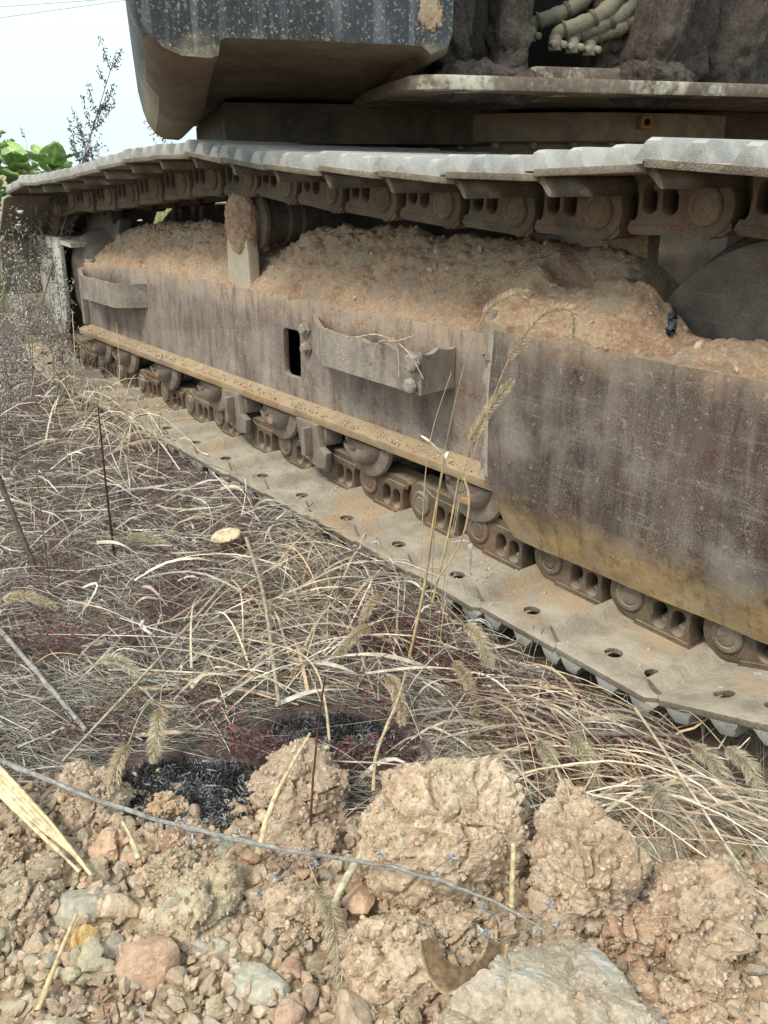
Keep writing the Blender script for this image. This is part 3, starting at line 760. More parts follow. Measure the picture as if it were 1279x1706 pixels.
b2 = step_bracket([(-3.405, 1.168), (-3.20, 1.10), (-2.90, 1.10), (-2.84, 1.188)], 0.375, 0.452, 'step_bracket', 0.004, 8)
mb = MB(); mb.prism([(-3.40, 1.17), (-3.20, 1.106), (-2.905, 1.106), (-2.85, 1.186)], 'z', 0.380, 0.39); mb.build('floor_plate', M['bracket'], b2)

# --- side guard box over the near end
GX0, GX1 = -1.165, -0.40
def guard():
    # profile (Y,Z): top edge down to fold, then tucked under
    prof = [(1.122, 0.532), (1.121, 0.50), (1.12, 0.42), (1.12, 0.33), (1.120, 0.27), (1.122, 0.243), (1.129, 0.218), (1.140, 0.190), (1.152, 0.160), (1.163, 0.134)]
    xs = np.concatenate([np.linspace(GX0, GX0 + 0.03, 5), np.linspace(GX0 + 0.06, GX1, 34)])
    V, Fc, n = [], [], len(prof)
    for x in xs:
        e = max(0.0, 1 - (x - GX0) / 0.03)                   # rounded left edge
        c0 = max(0.0, 1 - (x - GX0) / 0.07); lift = 0.075 * c0 ** 2
        c1 = max(0.0, (x + 0.585) / 0.09); lift += 0.085 * min(c1, 1.0) ** 2 + 0.10 * max(0, x + 0.50)
        for (y, z) in prof:
            k = max(0.0, (0.33 - z) / (0.33 - 0.134))
            zz = z + lift * k
            dent = 0.004 * math.sin(x * 9 + z * 6) + 0.003 * math.sin(x * 23 + z * 31)
            V.append((x, y + 0.020 * e ** 2 + dent * 0.6, zz))
    m = len(xs)
    for i in range(m - 1):
        for j in range(n - 1): Fc.append((i * n + j, (i + 1) * n + j, (i + 1) * n + j + 1, i * n + j + 1))
    me = bpy.data.meshes.new('side_guard'); me.from_pydata(V, [], Fc); me.update()
    bm = bmesh.new(); bm.from_mesh(me)
    bmesh.ops.recalc_face_normals(bm, faces=bm.faces)
    bmesh.ops.solidify(bm, geom=bm.faces[:], thickness=0.012)
    bmesh.ops.recalc_face_normals(bm, faces=bm.faces)
    bm.to_mesh(me); bm.free()
    me.polygons.foreach_set('use_smooth', np.ones(len(me.polygons), dtype=bool)); me.set_sharp_from_angle(angle=R(50))
    return me
gmesh = guard(); gmesh.materials.append(M['guard'])
ytmp = sum(v.co.y for v in gmesh.vertices) / len(gmesh.vertices)
GU = link_obj('side_guard', gmesh, EX); tag(GU, 'dark purple-brown guard plate with a yellow-smeared lower lip')
mb = MB(); mb.prism([(1.124, 0.53), (1.124, 0.255), (1.165, 0.20), (1.189, 0.20), (1.189, 0.53)], 'x', GX0 + 0.004, GX0 + 0.018); mb.build('end_plate', M['bracket'], GU, bevel=0.003)
mb = MB()      # weld bead / rounded rib along its left edge
mb.tube([(GX0 + 0.002 + 0.003 * math.sin(k * 1.7), 1.134 + 0.002 * math.sin(k * 2.3), 0.565 - k * 0.0175) for k in range(19)], [0.011 + 0.002 * math.sin(k * 2.9) for k in range(19)], 8)
mb.build('edge_rib', M['bracket'], GU)
mb = MB(); mb.box((-0.78, 1.18, 0.515), (0.74, 0.10, 0.012)); mb.build('top_plate', M['mud'], GU)

# --- rollers under the frame
RZ = 0.2155
ROLLERS = [-3.26, -3.03, -2.70, -2.36, -1.99, -1.60, -1.235]
def track_roller(x, k):
    mb = MB()
    prof = [(1.208, 0.030), (1.208, 0.066), (1.262, 0.066), (1.268, 0.081), (1.278, 0.083), (1.284, 0.055),
            (1.376, 0.055), (1.382, 0.083), (1.392, 0.081), (1.398, 0.066), (1.434, 0.066), (1.438, 0.081), (1.446, 0.083), (1.454, 0.078), (1.464, 0.058), (1.464, 0.03)]
    mb.lathe(prof, (x, 0, RZ), 'y', 32)
    ro = part(mb, 'track_roller', M['roller'], sharp=30)
    def half(prof_, name, mat):
        V, n_, m_ = [], 26, len(prof_)
        for (y, r) in prof_:
            a0 = math.asin(min(0.95, (RZ - 0.2050) / r))
            for q in range(n_ + 1):
                a = math.pi + a0 + (math.pi - 2 * a0) * q / n_; V.append((x + r * math.cos(a), y, RZ + r * math.sin(a)))
        Fc = [(i_ * (n_ + 1) + q, i_ * (n_ + 1) + q + 1, (i_ + 1) * (n_ + 1) + q + 1, (i_ + 1) * (n_ + 1) + q) for i_ in range(m_ - 1) for q in range(n_)] + [tuple(range(n_ + 1))]
        mb = MB(); mb.add(V, Fc); return mb.build(name, mat, ro, sharp=32)
    half([(1.1665, 0.066), (1.168, 0.080), (1.172, 0.088), (1.180, 0.091), (1.187, 0.088), (1.189, 0.070)], 'flange', M['roller'])
    half([(1.131, 0.026), (1.132, 0.036), (1.138, 0.047), (1.148, 0.055), (1.158, 0.059), (1.1668, 0.060)], 'end_collar', M['roller'])
    half([(1.126, 0.013), (1.1275, 0.018), (1.1315, 0.020)], 'shaft_end', M['pin'])
    if k % 2 == 0:
        mb = MB(); mb.box((x + 0.022, 1.134, RZ - 0.030), (0.020, 0.012, 0.012)); mb.build('retainer', M['link_rust'], ro, bevel=0.002)
for k, x in enumerate(ROLLERS): track_roller(x, k)
# chain guides (two bent straps and a saddle block)
mb = MB()
for x in (-2.20, -1.80):
    pl = [(x - 0.07, 0.215), (x - 0.052, 0.150), (x - 0.030, 0.118), (x + 0.030, 0.104), (x + 0.062, 0.112), (x + 0.066, 0.150), (x + 0.040, 0.160), (x + 0.028, 0.215)]
    mb = MB(); mb.prism(pl, 'y', 1.146, 1.166); gp = part(mb, 'chain_guide', M['roller'], bevel=0.004)
    mb = MB(); mb.prism([(x - 0.008, 0.206), (x + 0.008, 0.206), (x + 0.010, 0.135), (x - 0.010, 0.135)], 'y', 1.122, 1.146); mb.build('rib', M['roller'], gp, bevel=0.003)
    mb = MB(); mb.box((x - 0.004, 1.19, 0.185), (0.09, 0.05, 0.05)); mb.build('saddle', M['roller'], gp, bevel=0.006)

# --- carrier rollers and their posts
def carrier(x, zc, caked=True):
    mb = MB()
    mb.lathe([(1.236, 0.02), (1.236, 0.066), (1.242, 0.084), (1.252, 0.086), (1.258, 0.068), (1.292, 0.068), (1.296, 0.062), (1.325, 0.062), (1.330, 0.070), (1.362, 0.070), (1.368, 0.078), (1.42, 0.078), (1.43, 0.04)], (x, 0, zc), 'y', 36)
    cr = part(mb, 'carrier_roller', M['idler'], sharp=30)
    mb = MB()
    mb.prism([(x - 0.066, 0.47), (x + 0.056, 0.47), (x + 0.052, 0.59), (x + 0.040, 0.655), (x + 0.036, zc + 0.03), (x - 0.040, zc + 0.045), (x - 0.052, 0.655), (x - 0.066, 0.60)], 'y', 1.198, 1.232)
    po = mb.build('post', M['post'], cr, bevel=0.006, noise=(3, 0.006, 24))
    if not caked: return cr
    # clay caked round the post's head
    V, Fc = ICO[5]; P = V * np.array([0.064, 0.037, 0.092]); P = P + V * (0.014 * fbm(P * 60, 4, 3) + 0.006 * (0.5 - worley(P * 110, 2)[0]))[:, None]
    P = P + np.array([x - 0.004, 1.216, zc - 0.005])
    link_obj('caked_clay', np_mesh('caked_clay', P, Fc), cr, M['mud'])
    return cr
carrier(-2.215, 0.672)
mb = MB(); x = -1.045
mb.prism([(x - 0.066, 0.47), (x + 0.060, 0.47), (x + 0.056, 0.59), (x + 0.050, 0.70), (x - 0.045, 0.705), (x - 0.066, 0.60)], 'y', 1.335, 1.375); c2 = part(mb, 'carrier_post', M['mud'], bevel=0.006, noise=(4, 0.010, 26))
# --- idler (near end), sprocket (far end)
mb = MB()
mb.lathe([(1.236, 0.05), (1.236, 0.16), (1.246, 0.20), (1.246, 0.235), (1.240, 0.262), (1.244, 0.276), (1.256, 0.281), (1.300, 0.281), (1.304, 0.296), (1.318, 0.302), (1.342, 0.302), (1.356, 0.296), (1.360, 0.281), (1.404, 0.281), (1.416, 0.276), (1.42, 0.20), (1.42, 0.05)], (-0.66, 0, 0.434), 'y', 72)
idl = part(mb, 'idler', M['idler'], sharp=28)
mb = MB(); mb.lathe([(1.236, 0.085), (1.20, 0.082), (1.195, 0.07)], (-0.66, 0, 0.434), 'y', 24); mb.build('hub', M['idler'], idl)
def sprocket(cy):
    mb = MB(); pts = []
    nT = 20
    for k in range(nT):
        for (u, r) in ((0.0, 0.262), (0.18, 0.246), (0.40, 0.244), (0.60, 0.262), (0.74, 0.292), (0.86, 0.292)):
            a = 2 * math.pi * (k + u) / nT; pts.append((-3.5 + r * math.cos(a), 0.404 + r * math.sin(a)))
    v, f = plate(pts, [], 0.05, 0.004, Matrix.Translation((0, cy, 0)) @ XZ); mb.add(v, f)
    mb.lathe([(cy - 0.13, 0.03), (cy - 0.13, 0.10), (cy - 0.11, 0.16), (cy - 0.03, 0.19), (cy + 0.03, 0.19), (cy + 0.2, 0.15), (cy + 0.2, 0.03)], (-3.5, 0, 0.404), 'y', 40)
    return part(mb, 'sprocket', M['idler'], sharp=30)
sprocket(CY); sprocket(CY + GAUGE)
# motor cover plate at the far end
mb = MB()
cov = [(-3.90, 0.555), (-3.56, 0.560), (-3.56, 0.33), (-3.585, 0.24), (-3.63, 0.185), (-3.70, 0.185), (-3.76, 0.25), (-3.89, 0.31), (-3.91, 0.42)]
v, f = plate(cov, [], 0.020, 0.005, Matrix.Translation((0, 1.165, 0)) @ XZ); mb.add(v, f)
cp_ = part(mb, 'motor_cover', M['pale_steel'])
mb = MB(); mb.prism([(-3.89, 0.565), (-3.44, 0.545), (-3.44, 0.53), (-3.89, 0.55)], 'y', 1.16, 1.44); mb.build('top_flange', M['pale_steel'], cp_)
mb = MB(); mb.box((-3.70, 1.185, 0.37), (0.06, 0.02, 0.30)); mb.build('rib', M['pale_steel'], cp_, bevel=0.004)

mb = MB(); mb.prism([(-3.75, 0.28), (-2.45, 0.28), (-2.45, 0.66), (-2.6, 0.70), (-3.6, 0.67), (-3.75, 0.6)], 'y', 1.66, 1.95); part(mb, 'drive_housing', M['dark_steel'], bevel=0.02)
# --- far track frame and car body between the tracks
mb = MB(); mb.prism([(FX0, 0.225), (FX1, 0.225), (FX1, 0.48), (FX0, 0.46)], 'y', 3.17, 3.45); part(mb, 'track_frame', M['dark_steel'])
mb = MB(); mb.prism([(-2.75, 0.33), (-1.45, 0.33), (-1.40, 0.60), (-1.55, 0.74), (-2.65, 0.74), (-2.80, 0.60)], 'y', 1.55, 3.09); cb = part(mb, 'car_body', M['dark_steel'], bevel=0.02)
for sx in (-1, 1):          # splayed legs of the car body that carry the track frames
    xa = -2.1 + sx * 0.95
    for (ya, yb) in ((1.46, 1.75), (2.9, 3.18)):
        mb = MB(); mb.prism([(xa - 0.22, 0.30), (xa + 0.22, 0.30), (xa + 0.22 - sx * 0.05, 0.52), (xa - 0.22 - sx * 0.05, 0.54)], 'y', ya, yb); mb.build('leg', M['dark_steel'], cb, bevel=0.01)
mb = MB(); mb.prism([(-1.02, 0.40), (-0.30, 0.40), (-0.30, 0.70), (-1.02, 0.70)], 'y', 1.615, 1.64); mb.build('side_plate', M['pale_steel'], cb, bevel=0.004)

# --- upper structure: s = towards its near side, t = towards the tail
UC = np.array([-2.15, 2.30]); US = np.array([0.917, -0.399]); UT = np.array([-0.399, -0.917])
def U(s, t, z): p = UC + US * s + UT * t; return Vector((p[0], p[1], z))
def uprism(poly_st, z0, z1):
    mb = MB(); n = len(poly_st)
    mb.add([U(s, t, z0) for s, t in poly_st] + [U(s, t, z1) for s, t in poly_st], [tuple(range(n)), tuple(range(2 * n - 1, n - 1, -1))] + [(i, (i + 1) % n, (i + 1) % n + n, i + n) for i in range(n)]); return mb
# turntable: drum, gear ring, bolts
mb = MB(); mb.lathe([(0.868, 0.30), (0.868, 0.60), (0.872, 0.605), (0.938, 0.605), (0.942, 0.3)], (UC[0], UC[1], 0), 'z', 72); drum = part(mb, 'turntable', M['ring'], sharp=30)
mb = MB(); mb.lathe([(0.735, 0.30), (0.735, 0.575), (0.845, 0.575), (0.845, 0.56), (0.869, 0.56), (0.869, 0.3)], (UC[0], UC[1], 0), 'z', 72); mb.build('gear_ring', M['ring'], drum)
for k in range(36):
    a = 2 * math.pi * k / 36
    mb = MB(); mb.lathe([(0.867, 0.012), (0.853, 0.012), (0.851, 0.009)], (UC[0] + 0.585 * math.cos(a), UC[1] + 0.585 * math.sin(a), 0), 'z', 6); mb.build('bolt', M['ring'], drum, sharp=25)
a = math.atan2(-UC[1], -UC[0]) + 0.42
mm = Matrix.Rotation(a, 3, 'Z')
mb = MB(); mb.box((UC[0] + 0.615 * math.cos(a), UC[1] + 0.615 * math.sin(a), 0.915), (0.03, 0.032, 0.032), mm); gn = mb.build('grease_block', M['link_rust'], drum, bevel=0.003)
mb = MB(); q = (UC[0] + 0.631 * math.cos(a), UC[1] + 0.631 * math.sin(a), 0.915); mb.tube([q, (q[0] + 0.004 * math.cos(a), q[1] + 0.004 * math.sin(a), 0.915)], [0.009, 0.006], 10); mb.build('nipple', M['black'], gn)
# deck plate
ZD = 0.947
mb = uprism([(0.985, 0.70), (0.955, 0.725), (-0.9, 0.725), (-0.9, -1.5), (0.94, -1.5), (0.96, -0.2), (1.0, 0.66)], ZD + 0.004, ZD + 0.032)
deck = part(mb, 'deck', M['deck'], bevel=0.006)
# counterweight: side profile (t,z) swept across the machine; its bottom rises towards the two sides
prof = [(0.635, 1.9), (0.635, 1.00), (0.645, 0.960), (0.68, 0.940), (0.70, 0.962), (0.90, 0.966), (1.095, 0.966), (1.105, 0.960), (1.11, 0.922), (1.125, 0.914), (1.18, 0.918), (1.215, 0.938), (1.24, 0.975), (1.255, 1.02), (1.268, 1.09), (1.275, 1.25), (1.28, 1.9)]
def counterweight():
    V, Fc = [], []
    ss = [1.0, 0.995, 0.98, 0.95] + list(np.linspace(0.88, -1.05, 26)) + [-1.10, -1.13, -1.145, -1.15]
    n = len(prof)
    for s in ss:
        e = max(0.0, (s - 0.95) / 0.05, (-s - 1.10) / 0.05)
        rise = 0.070 * float(sstep(0.35, 0.98, s))
        for (t, z) in prof:
            kk = max(0.0, 1 - (z - 0.914) / 0.25)
            tt = 0.95 + (t - 0.95) * (1 - 0.03 * e ** 2); zz = z + (rise + 0.012 * e ** 2) * kk
            p = U(s, tt, zz); V.append(tuple(p))
    m = len(ss)
    for i in range(m - 1):
        for j in range(n): j2 = (j + 1) % n; Fc.append((i * n + j, (i + 1) * n + j, (i + 1) * n + j2, i * n + j2))
    Fc += [tuple(range(n)), tuple(range((m - 1) * n, m * n))[::-1]]
    me = bpy.data.meshes.new('counterweight'); me.from_pydata(V, [], Fc); me.update()
    bm = bmesh.new(); bm.from_mesh(me); bmesh.ops.recalc_face_normals(bm, faces=bm.faces); bm.to_mesh(me); bm.free()
    me.polygons.foreach_set('use_smooth', np.ones(len(me.polygons), dtype=bool)); me.set_sharp_from_angle(angle=R(38)); return me
cwm = counterweight(); cwm.materials.append(M['cw']); cwm.materials.append(M['under'])
cwm.polygons.foreach_set('material_index', np.array([1 if (p.normal.z < -0.6 and len(p.vertices) == 4) else 0 for p in cwm.polygons], dtype=np.int32))  # downward faces: brown underside, with its shade put into the colour
CW = link_obj('counterweight', cwm, EX); tag(CW, 'black counterweight splashed with dried mud')
mb = MB(); c0 = U(1.001, 0.70, 1.085); 
V, Fc = ICO[4]; P = V * np.array([0.003, 0.024, 0.032]); P = P * (1 + 0.9 * fbm(V * 3, 4, 4))[:, None]
link_obj('mud_splash', np_mesh('mud_splash', np.array([tuple(U(1.0 + p[0], 0.69 + p[1], 1.085 + p[2])) for p in P]), Fc), CW, M['mud'])
# hollow underside ahead of the counterweight block: side skirt, bent plate
mb = MB(); V = []; n = 14
for k in range(n):
    u = k / (n - 1); s = 0.30 - 0.55 * u; t = 1.06 - 0.40 * u; z = 0.868 + 0.005 * math.sin(u * 9) - 0.008 * u; h = 0.040 + 0.006 * math.sin(u * 13)
    for (dt, dz) in ((0, 0), (0.05, 0.0), (0.05, h), (0, h)): V.append(tuple(U(s + dt, t, z + dz)))
mb.add(V, [(i * 4 + a, i * 4 + (a + 1) % 4, (i + 1) * 4 + (a + 1) % 4, (i + 1) * 4 + a) for i in range(n - 1) for a in range(4)] + [(0, 1, 2, 3), tuple(range((n - 1) * 4, n * 4))])
mb.build('bent_plate', M['under'], deck)
mb = uprism([(0.45, 1.06), (-0.95, 1.06), (-0.95, 0.30), (0.45, 0.30)], 0.862, 0.958); mb.build('belly_pan', M['dark_steel'], deck, bevel=0.006)
mb = uprism([(0.52, -0.15), (-0.95, -0.15), (-0.95, -1.45), (0.52, -1.45)], 0.856, 0.950); mb.build('front_beam', M['dark_steel'], deck, bevel=0.006)
# machinery bay on the near side
mb = uprism([(0.52, 0.63), (0.50, 0.63), (0.50, -1.4), (0.52, -1.4)], ZD + 0.033, 1.9); mb.build('back_wall', M['muck'], deck)
def muck_column(s, t, ws, wt, z0, z1, seed, lean=0.0, res=5):
    V, Fc = ICO[res]; P = V.copy()
    P = np.sign(P) * np.abs(P) ** 0.6
    P = P * np.array([ws, wt, (z1 - z0) / 2])
    d1, _ = worley(P * 26 + seed, seed)
    P = P + V * (0.030 * fbm(P * 14 + seed, 4, seed) + 0.016 * (0.5 - d1) + 0.012 * (0.5 - worley(P * 60 + seed, seed)[0]) + 0.012 * ridged(P * 30, 3, seed))[:, None]
    W = np.array([tuple(U(s + p[0], t + p[1] + lean * p[2], (z0 + z1) / 2 + p[2])) for p in P])
    return link_obj('mucky_bracket', np_mesh('mucky_bracket', W, Fc), deck, M['muck'])
ZT = ZD + 0.02
muck_column(0.80, 0.585, 0.06, 0.035, ZT, 1.35, 1, 0.05)
muck_column(0.83, 0.455, 0.05, 0.032, ZT, 1.35, 2, -0.05)
muck_column(0.74, 0.53, 0.04, 0.09, ZT, 1.35, 3)
muck_column(0.82, 0.125, 0.04, 0.025, ZT, 1.35, 4, -0.16)
muck_column(0.76, 0.15, 0.04, 0.075, ZT + 0.02, 1.35, 5)
muck_column(0.84, 0.085, 0.05, 0.03, ZT, 1.35, 6, -0.12)
muck_column(0.76, 0.06, 0.05, 0.13, ZT, 1.35, 7)
muck_column(0.86, 0.13, 0.06, 0.10, ZT - 0.02, ZT + 0.05, 8)
muck_column(0.87, 0.52, 0.06, 0.11, ZT - 0.02, ZT + 0.035, 9)
muck_column(0.70, -0.16, 0.06, 0.09, ZT, 1.5, 10)
# block that carries the hose ends
mb = uprism([(0.90, 0.425), (0.78, 0.425), (0.78, 0.215), (0.90, 0.215)], ZD + 0.032, ZD + 0.062); blk = mb.build('valve_block', M['deck'], deck, bevel=0.005)
mb = uprism([(0.66, 0.43), (0.64, 0.43), (0.64, 0.20), (0.66, 0.20)], ZD + 0.05, 1.4); mb.build('recess_shade_wall', M['black'], deck)  # flat black sheet paints the dark of the recess behind the hoses
for k in range(4):
    t0 = 0.378 - 0.042 * k; zh = 1.090 - 0.004 * k + (0.018 if k == 0 else 0); sh_ = 0.80 - (0.05 if k == 0 else 0)
    pts = [(0, 0, -0.016), (0, -0.004, 0.0), (0.006, -0.026, 0.010), (0.012, -0.062, 0.021), (0.016, -0.100, 0.040), (0.016, -0.135, 0.070), (0.012, -0.155, 0.115), (0.0, -0.165, 0.2), (-0.03, -0.17, 0.36)]
    W = [U(sh_ + p[0], t0 + p[1], zh + p[2]) for p in pts]
    Q = []
    for i in range(len(W) - 1):
        a0 = W[max(i - 1, 0)]; b0 = W[i]; c0 = W[i + 1]; d0 = W[min(i + 2, len(W) - 1)]
        for j in range(5):
            u = j / 5; Q.append(0.5 * ((2 * b0) + (c0 - a0) * u + (2 * a0 - 5 * b0 + 4 * c0 - d0) * u * u + (3 * b0 - a0 - 3 * c0 + d0) * u ** 3))
    mb = MB(); mb.tube(Q, [0.0135 + (0.0022 if i in (9, 14, 15, 21, 22, 27) else 0) + min(i, 14) * 0.00028 for i in range(len(Q))], 14)
    ho = mb.build('hose', M['hose'], deck)
    for i_ in (8, 17, 26):
        mb = MB(); mb.tube([Q[i_], Q[i_ + 1]], 0.0205, 14); mb.build('clamp', M['dark_steel'], ho)
    mb = MB()
    for dt in (0.010, -0.013):
        e0 = U(sh_ + 0.0, t0 + dt, zh - 0.020); e1 = U(sh_ + 0.022, t0 + dt, zh - 0.024)
        mb.tube([e0, e1], [0.0075, 0.0075], 12); mb.tube([e1, e1 + (e1 - e0) * 0.12], [0.007, 0.003], 12)
    mb.tube([U(sh_, t0, zh - 0.034), U(sh_, t0, zh - 0.004)], 0.0155, 12)
    mb.build('fitting', M['fitting'], ho)

# ================================================================== clay heaped on the track frame
def mud_heap():
    nx, ny = 640, 110
    X = np.linspace(-3.47, -0.44, nx); Vv = np.linspace(0, 1, ny)
    XX, VV = np.meshgrid(X, Vv, indexing='ij')
    x = XX.ravel(); v = VV.ravel()
    nA = fbm(np.stack([x * 2.2, np.zeros_like(x), np.zeros_like(x)], 1), 3, 51); nB = fbm(np.stack([x * 9, np.zeros_like(x), np.zeros_like(x)], 1), 4, 52)
    on_guard = sstep(-1.24, -1.17, x)
    y_front = 1.1895 * (1 - on_guard) + 1.1205 * on_guard
    z_front = (0.470 + 0.05 * nA + 0.035 * nB) * (1 - on_guard) + (0.520 + 0.02 * nA + 0.045 * nB) * on_guard
    z_front = z_front + 0.012 * fbm(np.stack([x * 38, np.zeros_like(x), np.zeros_like(x)], 1), 3, 58)
    z_front = np.where(x < -2.86, 0.452 + 0.01 * nB, z_front)
    br = sstep(-1.86, -1.78, x) * sstep(-1.2, -1.26, x)
    z_front = z_front - 0.015 * br
    crest = np.interp(x, [-3.47, -3.40, -3.25, -3.05, -2.7, -2.45, -2.28, -2.18, -2.02, -1.85, -1.6, -1.41, -1.2, -1.06, -1.0, -0.95, -0.86, -0.8, -0.7, -0.44],
                      [0.44, 0.53, 0.60, 0.625, 0.640, 0.635, 0.60, 0.595, 0.655, 0.664, 0.664, 0.662, 0.664, 0.662, 0.650, 0.61, 0.58, 0.560, 0.565, 0.55])
    crest = crest + 0.018 * nB
    # across: v 0 front skirt, 0.08 lip, 0.6 crest, 1 back
    y = np.interp(v, [0, 0.10, 0.62, 1.0], [0, 0.03, 0.60, 1.0])
    yw = y_front + (1.475 - y_front) * y
    prof_ = np.where(v < 0.10, v / 0.10 * 0.12, np.where(v < 0.62, 0.12 + 0.88 * (1 - (1 - (v - 0.10) / 0.52) ** 1.6), 1 - 0.55 * ((v - 0.62) / 0.38) ** 1.6))
    z = z_front + (crest - z_front) * prof_
    # mound over the guard box in front of the idler
    z = z + 0.055 * np.exp(-((x + 0.905) / 0.085) ** 2 - ((yw - 1.215) / 0.06) ** 2) + 0.02 * np.exp(-((x + 0.66) / 0.10) ** 2 - ((yw - 1.18) / 0.05) ** 2)
    # pocket behind it
    z = z - 0.10 * np.exp(-((x + 1.06) / 0.05) ** 2 - ((yw - 1.27) / 0.035) ** 2)
    # clear round the idler
    ri = np.hypot(x + 0.66, 0); lim = 0.434 + np.sqrt(np.maximum(0, 0.0)) 
    z = np.where((yw > 1.23) & (np.abs(x + 0.66) < 0.30), np.minimum(z, 0.50), z)
    P = np.stack([x, yw, z], 1)
    d1, d2 = worley(P * 30, 61); e1, e2 = worley(P * 75, 62)
    amp = sstep(0.0, 0.12, v)
    rough = 0.5 + 0.5 * sstep(-0.1, 0.25, fbm(P * 4, 2, 66))
    h = (0.020 * fbm(P * 12, 4, 63) + rough * (0.021 * (0.55 - d1) + 0.012 * (0.5 - e1)) + 0.008 * ridged(P * 26, 4, 64) + 0.004 * vnoise(P * 110, 69) + 0.016 * fbm(P * 24, 4, 70)) * (0.25 + 0.75 * amp)
    ctr = np.stack([np.zeros_like(x), np.full_like(x, -0.55), np.full_like(x, 0.83)], 1)
    P = P + ctr * h[:, None]
    P[:, 1] += 0.008 - 0.016 * sstep(0.0, 0.16, v) + 0.010 * fbm(P * 22, 4, 73) * sstep(0.2, 0.05, v)
    P[:, 2] -= 0.035 * sstep(0.10, 0.0, v)
    ii = np.arange(nx * ny).reshape(nx, ny)
    Fc = np.stack([ii[:-1, :-1], ii[1:, :-1], ii[1:, 1:], ii[:-1, 1:]], -1).reshape(-1, 4)
    me = np_mesh('clay_heap', P, Fc)
    o = link_obj('clay_heap', me, None, M['mud']); return o
mh = mud_heap(); tag(mh, 'orange clay packed along the top of the track frame', 'clay', kind='stuff')
MUDV = np.array([v.co for v in mh.data.vertices])
# crumbs lying on the ledge, brackets and shoes
def crumbs(name, pos, size, mat, label, sub=1, seed=0):
    V0, F0 = ICO[sub]; n = len(pos); rg = np.random.default_rng(seed)
    S = size[:, None] * rg.uniform(0.6, 1.25, (n, 3))
    A = rg.normal(size=(n, 4)); A /= np.linalg.norm(A, axis=1)[:, None]
    w_, x_, y_, z_ = A.T
    Rm = np.stack([1 - 2 * (y_ * y_ + z_ * z_), 2 * (x_ * y_ - z_ * w_), 2 * (x_ * z_ + y_ * w_), 2 * (x_ * y_ + z_ * w_), 1 - 2 * (x_ * x_ + z_ * z_), 2 * (y_ * z_ - x_ * w_), 2 * (x_ * z_ - y_ * w_), 2 * (y_ * z_ + x_ * w_), 1 - 2 * (x_ * x_ + y_ * y_)], 1).reshape(n, 3, 3)
    P = np.repeat(V0[None], n, 0) * (1 + rg.uniform(-0.22, 0.22, (n, len(V0), 1)))
    for k in range(5):
        nm = rg.normal(size=(n, 1, 3)); nm /= np.linalg.norm(nm, axis=2)[:, :, None]
        P = P - np.maximum((P * nm).sum(2, keepdims=True) - rg.uniform(0.45, 0.8, (n, 1, 1)), 0) * nm
    W = np.einsum('nij,nvj->nvi', Rm, P * S[:, None, :]) + pos[:, None, :]
    Fc = (F0[None] + (np.arange(n) * len(V0))[:, None, None]).reshape(-1, 3)
    base = np.array([0.47, 0.355, 0.25]); tint = rg.uniform(0.78, 1.18, (n, 1)) * (base + rg.normal(size=(n, 1)) * np.array([0.0, 0.010, 0.014]) + rg.uniform(0, 1, (n, 1)) ** 5 * np.array([0.0, 0.05, 0.08]))
    me = np_mesh(name, W.reshape(-1, 3), Fc, smooth=True, sharp=24, col=np.repeat(np.clip(tint, 0.03, 0.8), len(V0), 0))
    o = link_obj(name, me, None, mat); tag(o, label, 'crumbs', kind='stuff'); return o
def crumb_mat():
    n = NT('clay_crumbs', 0.95); n.b.inputs['Specular IOR Level'].default_value = 0.08
    n.color(n.mix(1.0, n.attr('Col'), n.ramp(n.noise(120, 3, 0.7), [(0.25, 0.65), (0.7, 1.3)]), 'MULTIPLY')); n.bump(n.noise(300, 3, 0.7), 0.6, 0.003); return n.m
M['crumb'] = crumb_mat()
rg = np.random.default_rng(11)
n = 700
px = rg.uniform(-3.4, -1.2, n); pos = np.stack([px, rg.uniform(1.152, 1.188, n), np.full(n, 0.243)], 1); pos[:, 2] += (pos[:, 1] - 1.17) * 0.28
n2 = 900
q = np.stack([rg.uniform(-3.3, -0.5, n2), 1.03 + 0.16 * rg.random(n2) ** 0.7, np.full(n2, 0.0585)], 1)
keep = fbm(np.stack([q[:, 0] * 5, q[:, 1] * 9, q[:, 2]], 1), 2, 5) > 0.02
q = q[keep]
mm_ = MUDV[rg.integers(0, len(MUDV), 1300)]; mm_ = mm_[(mm_[:, 2] > 0.50)]
pos = np.concatenate([pos, q, mm_]); crumbs('clay_crumbs', pos, np.concatenate([rg.uniform(0.001, 0.004, n), rg.uniform(0.001, 0.0038, len(q)), 0.0012 + 0.0085 * rg.random(len(mm_)) ** 4]), M['crumb'], 'clay crumbs scattered over the frame ledge, packed clay and lower track shoes', 1, 3)

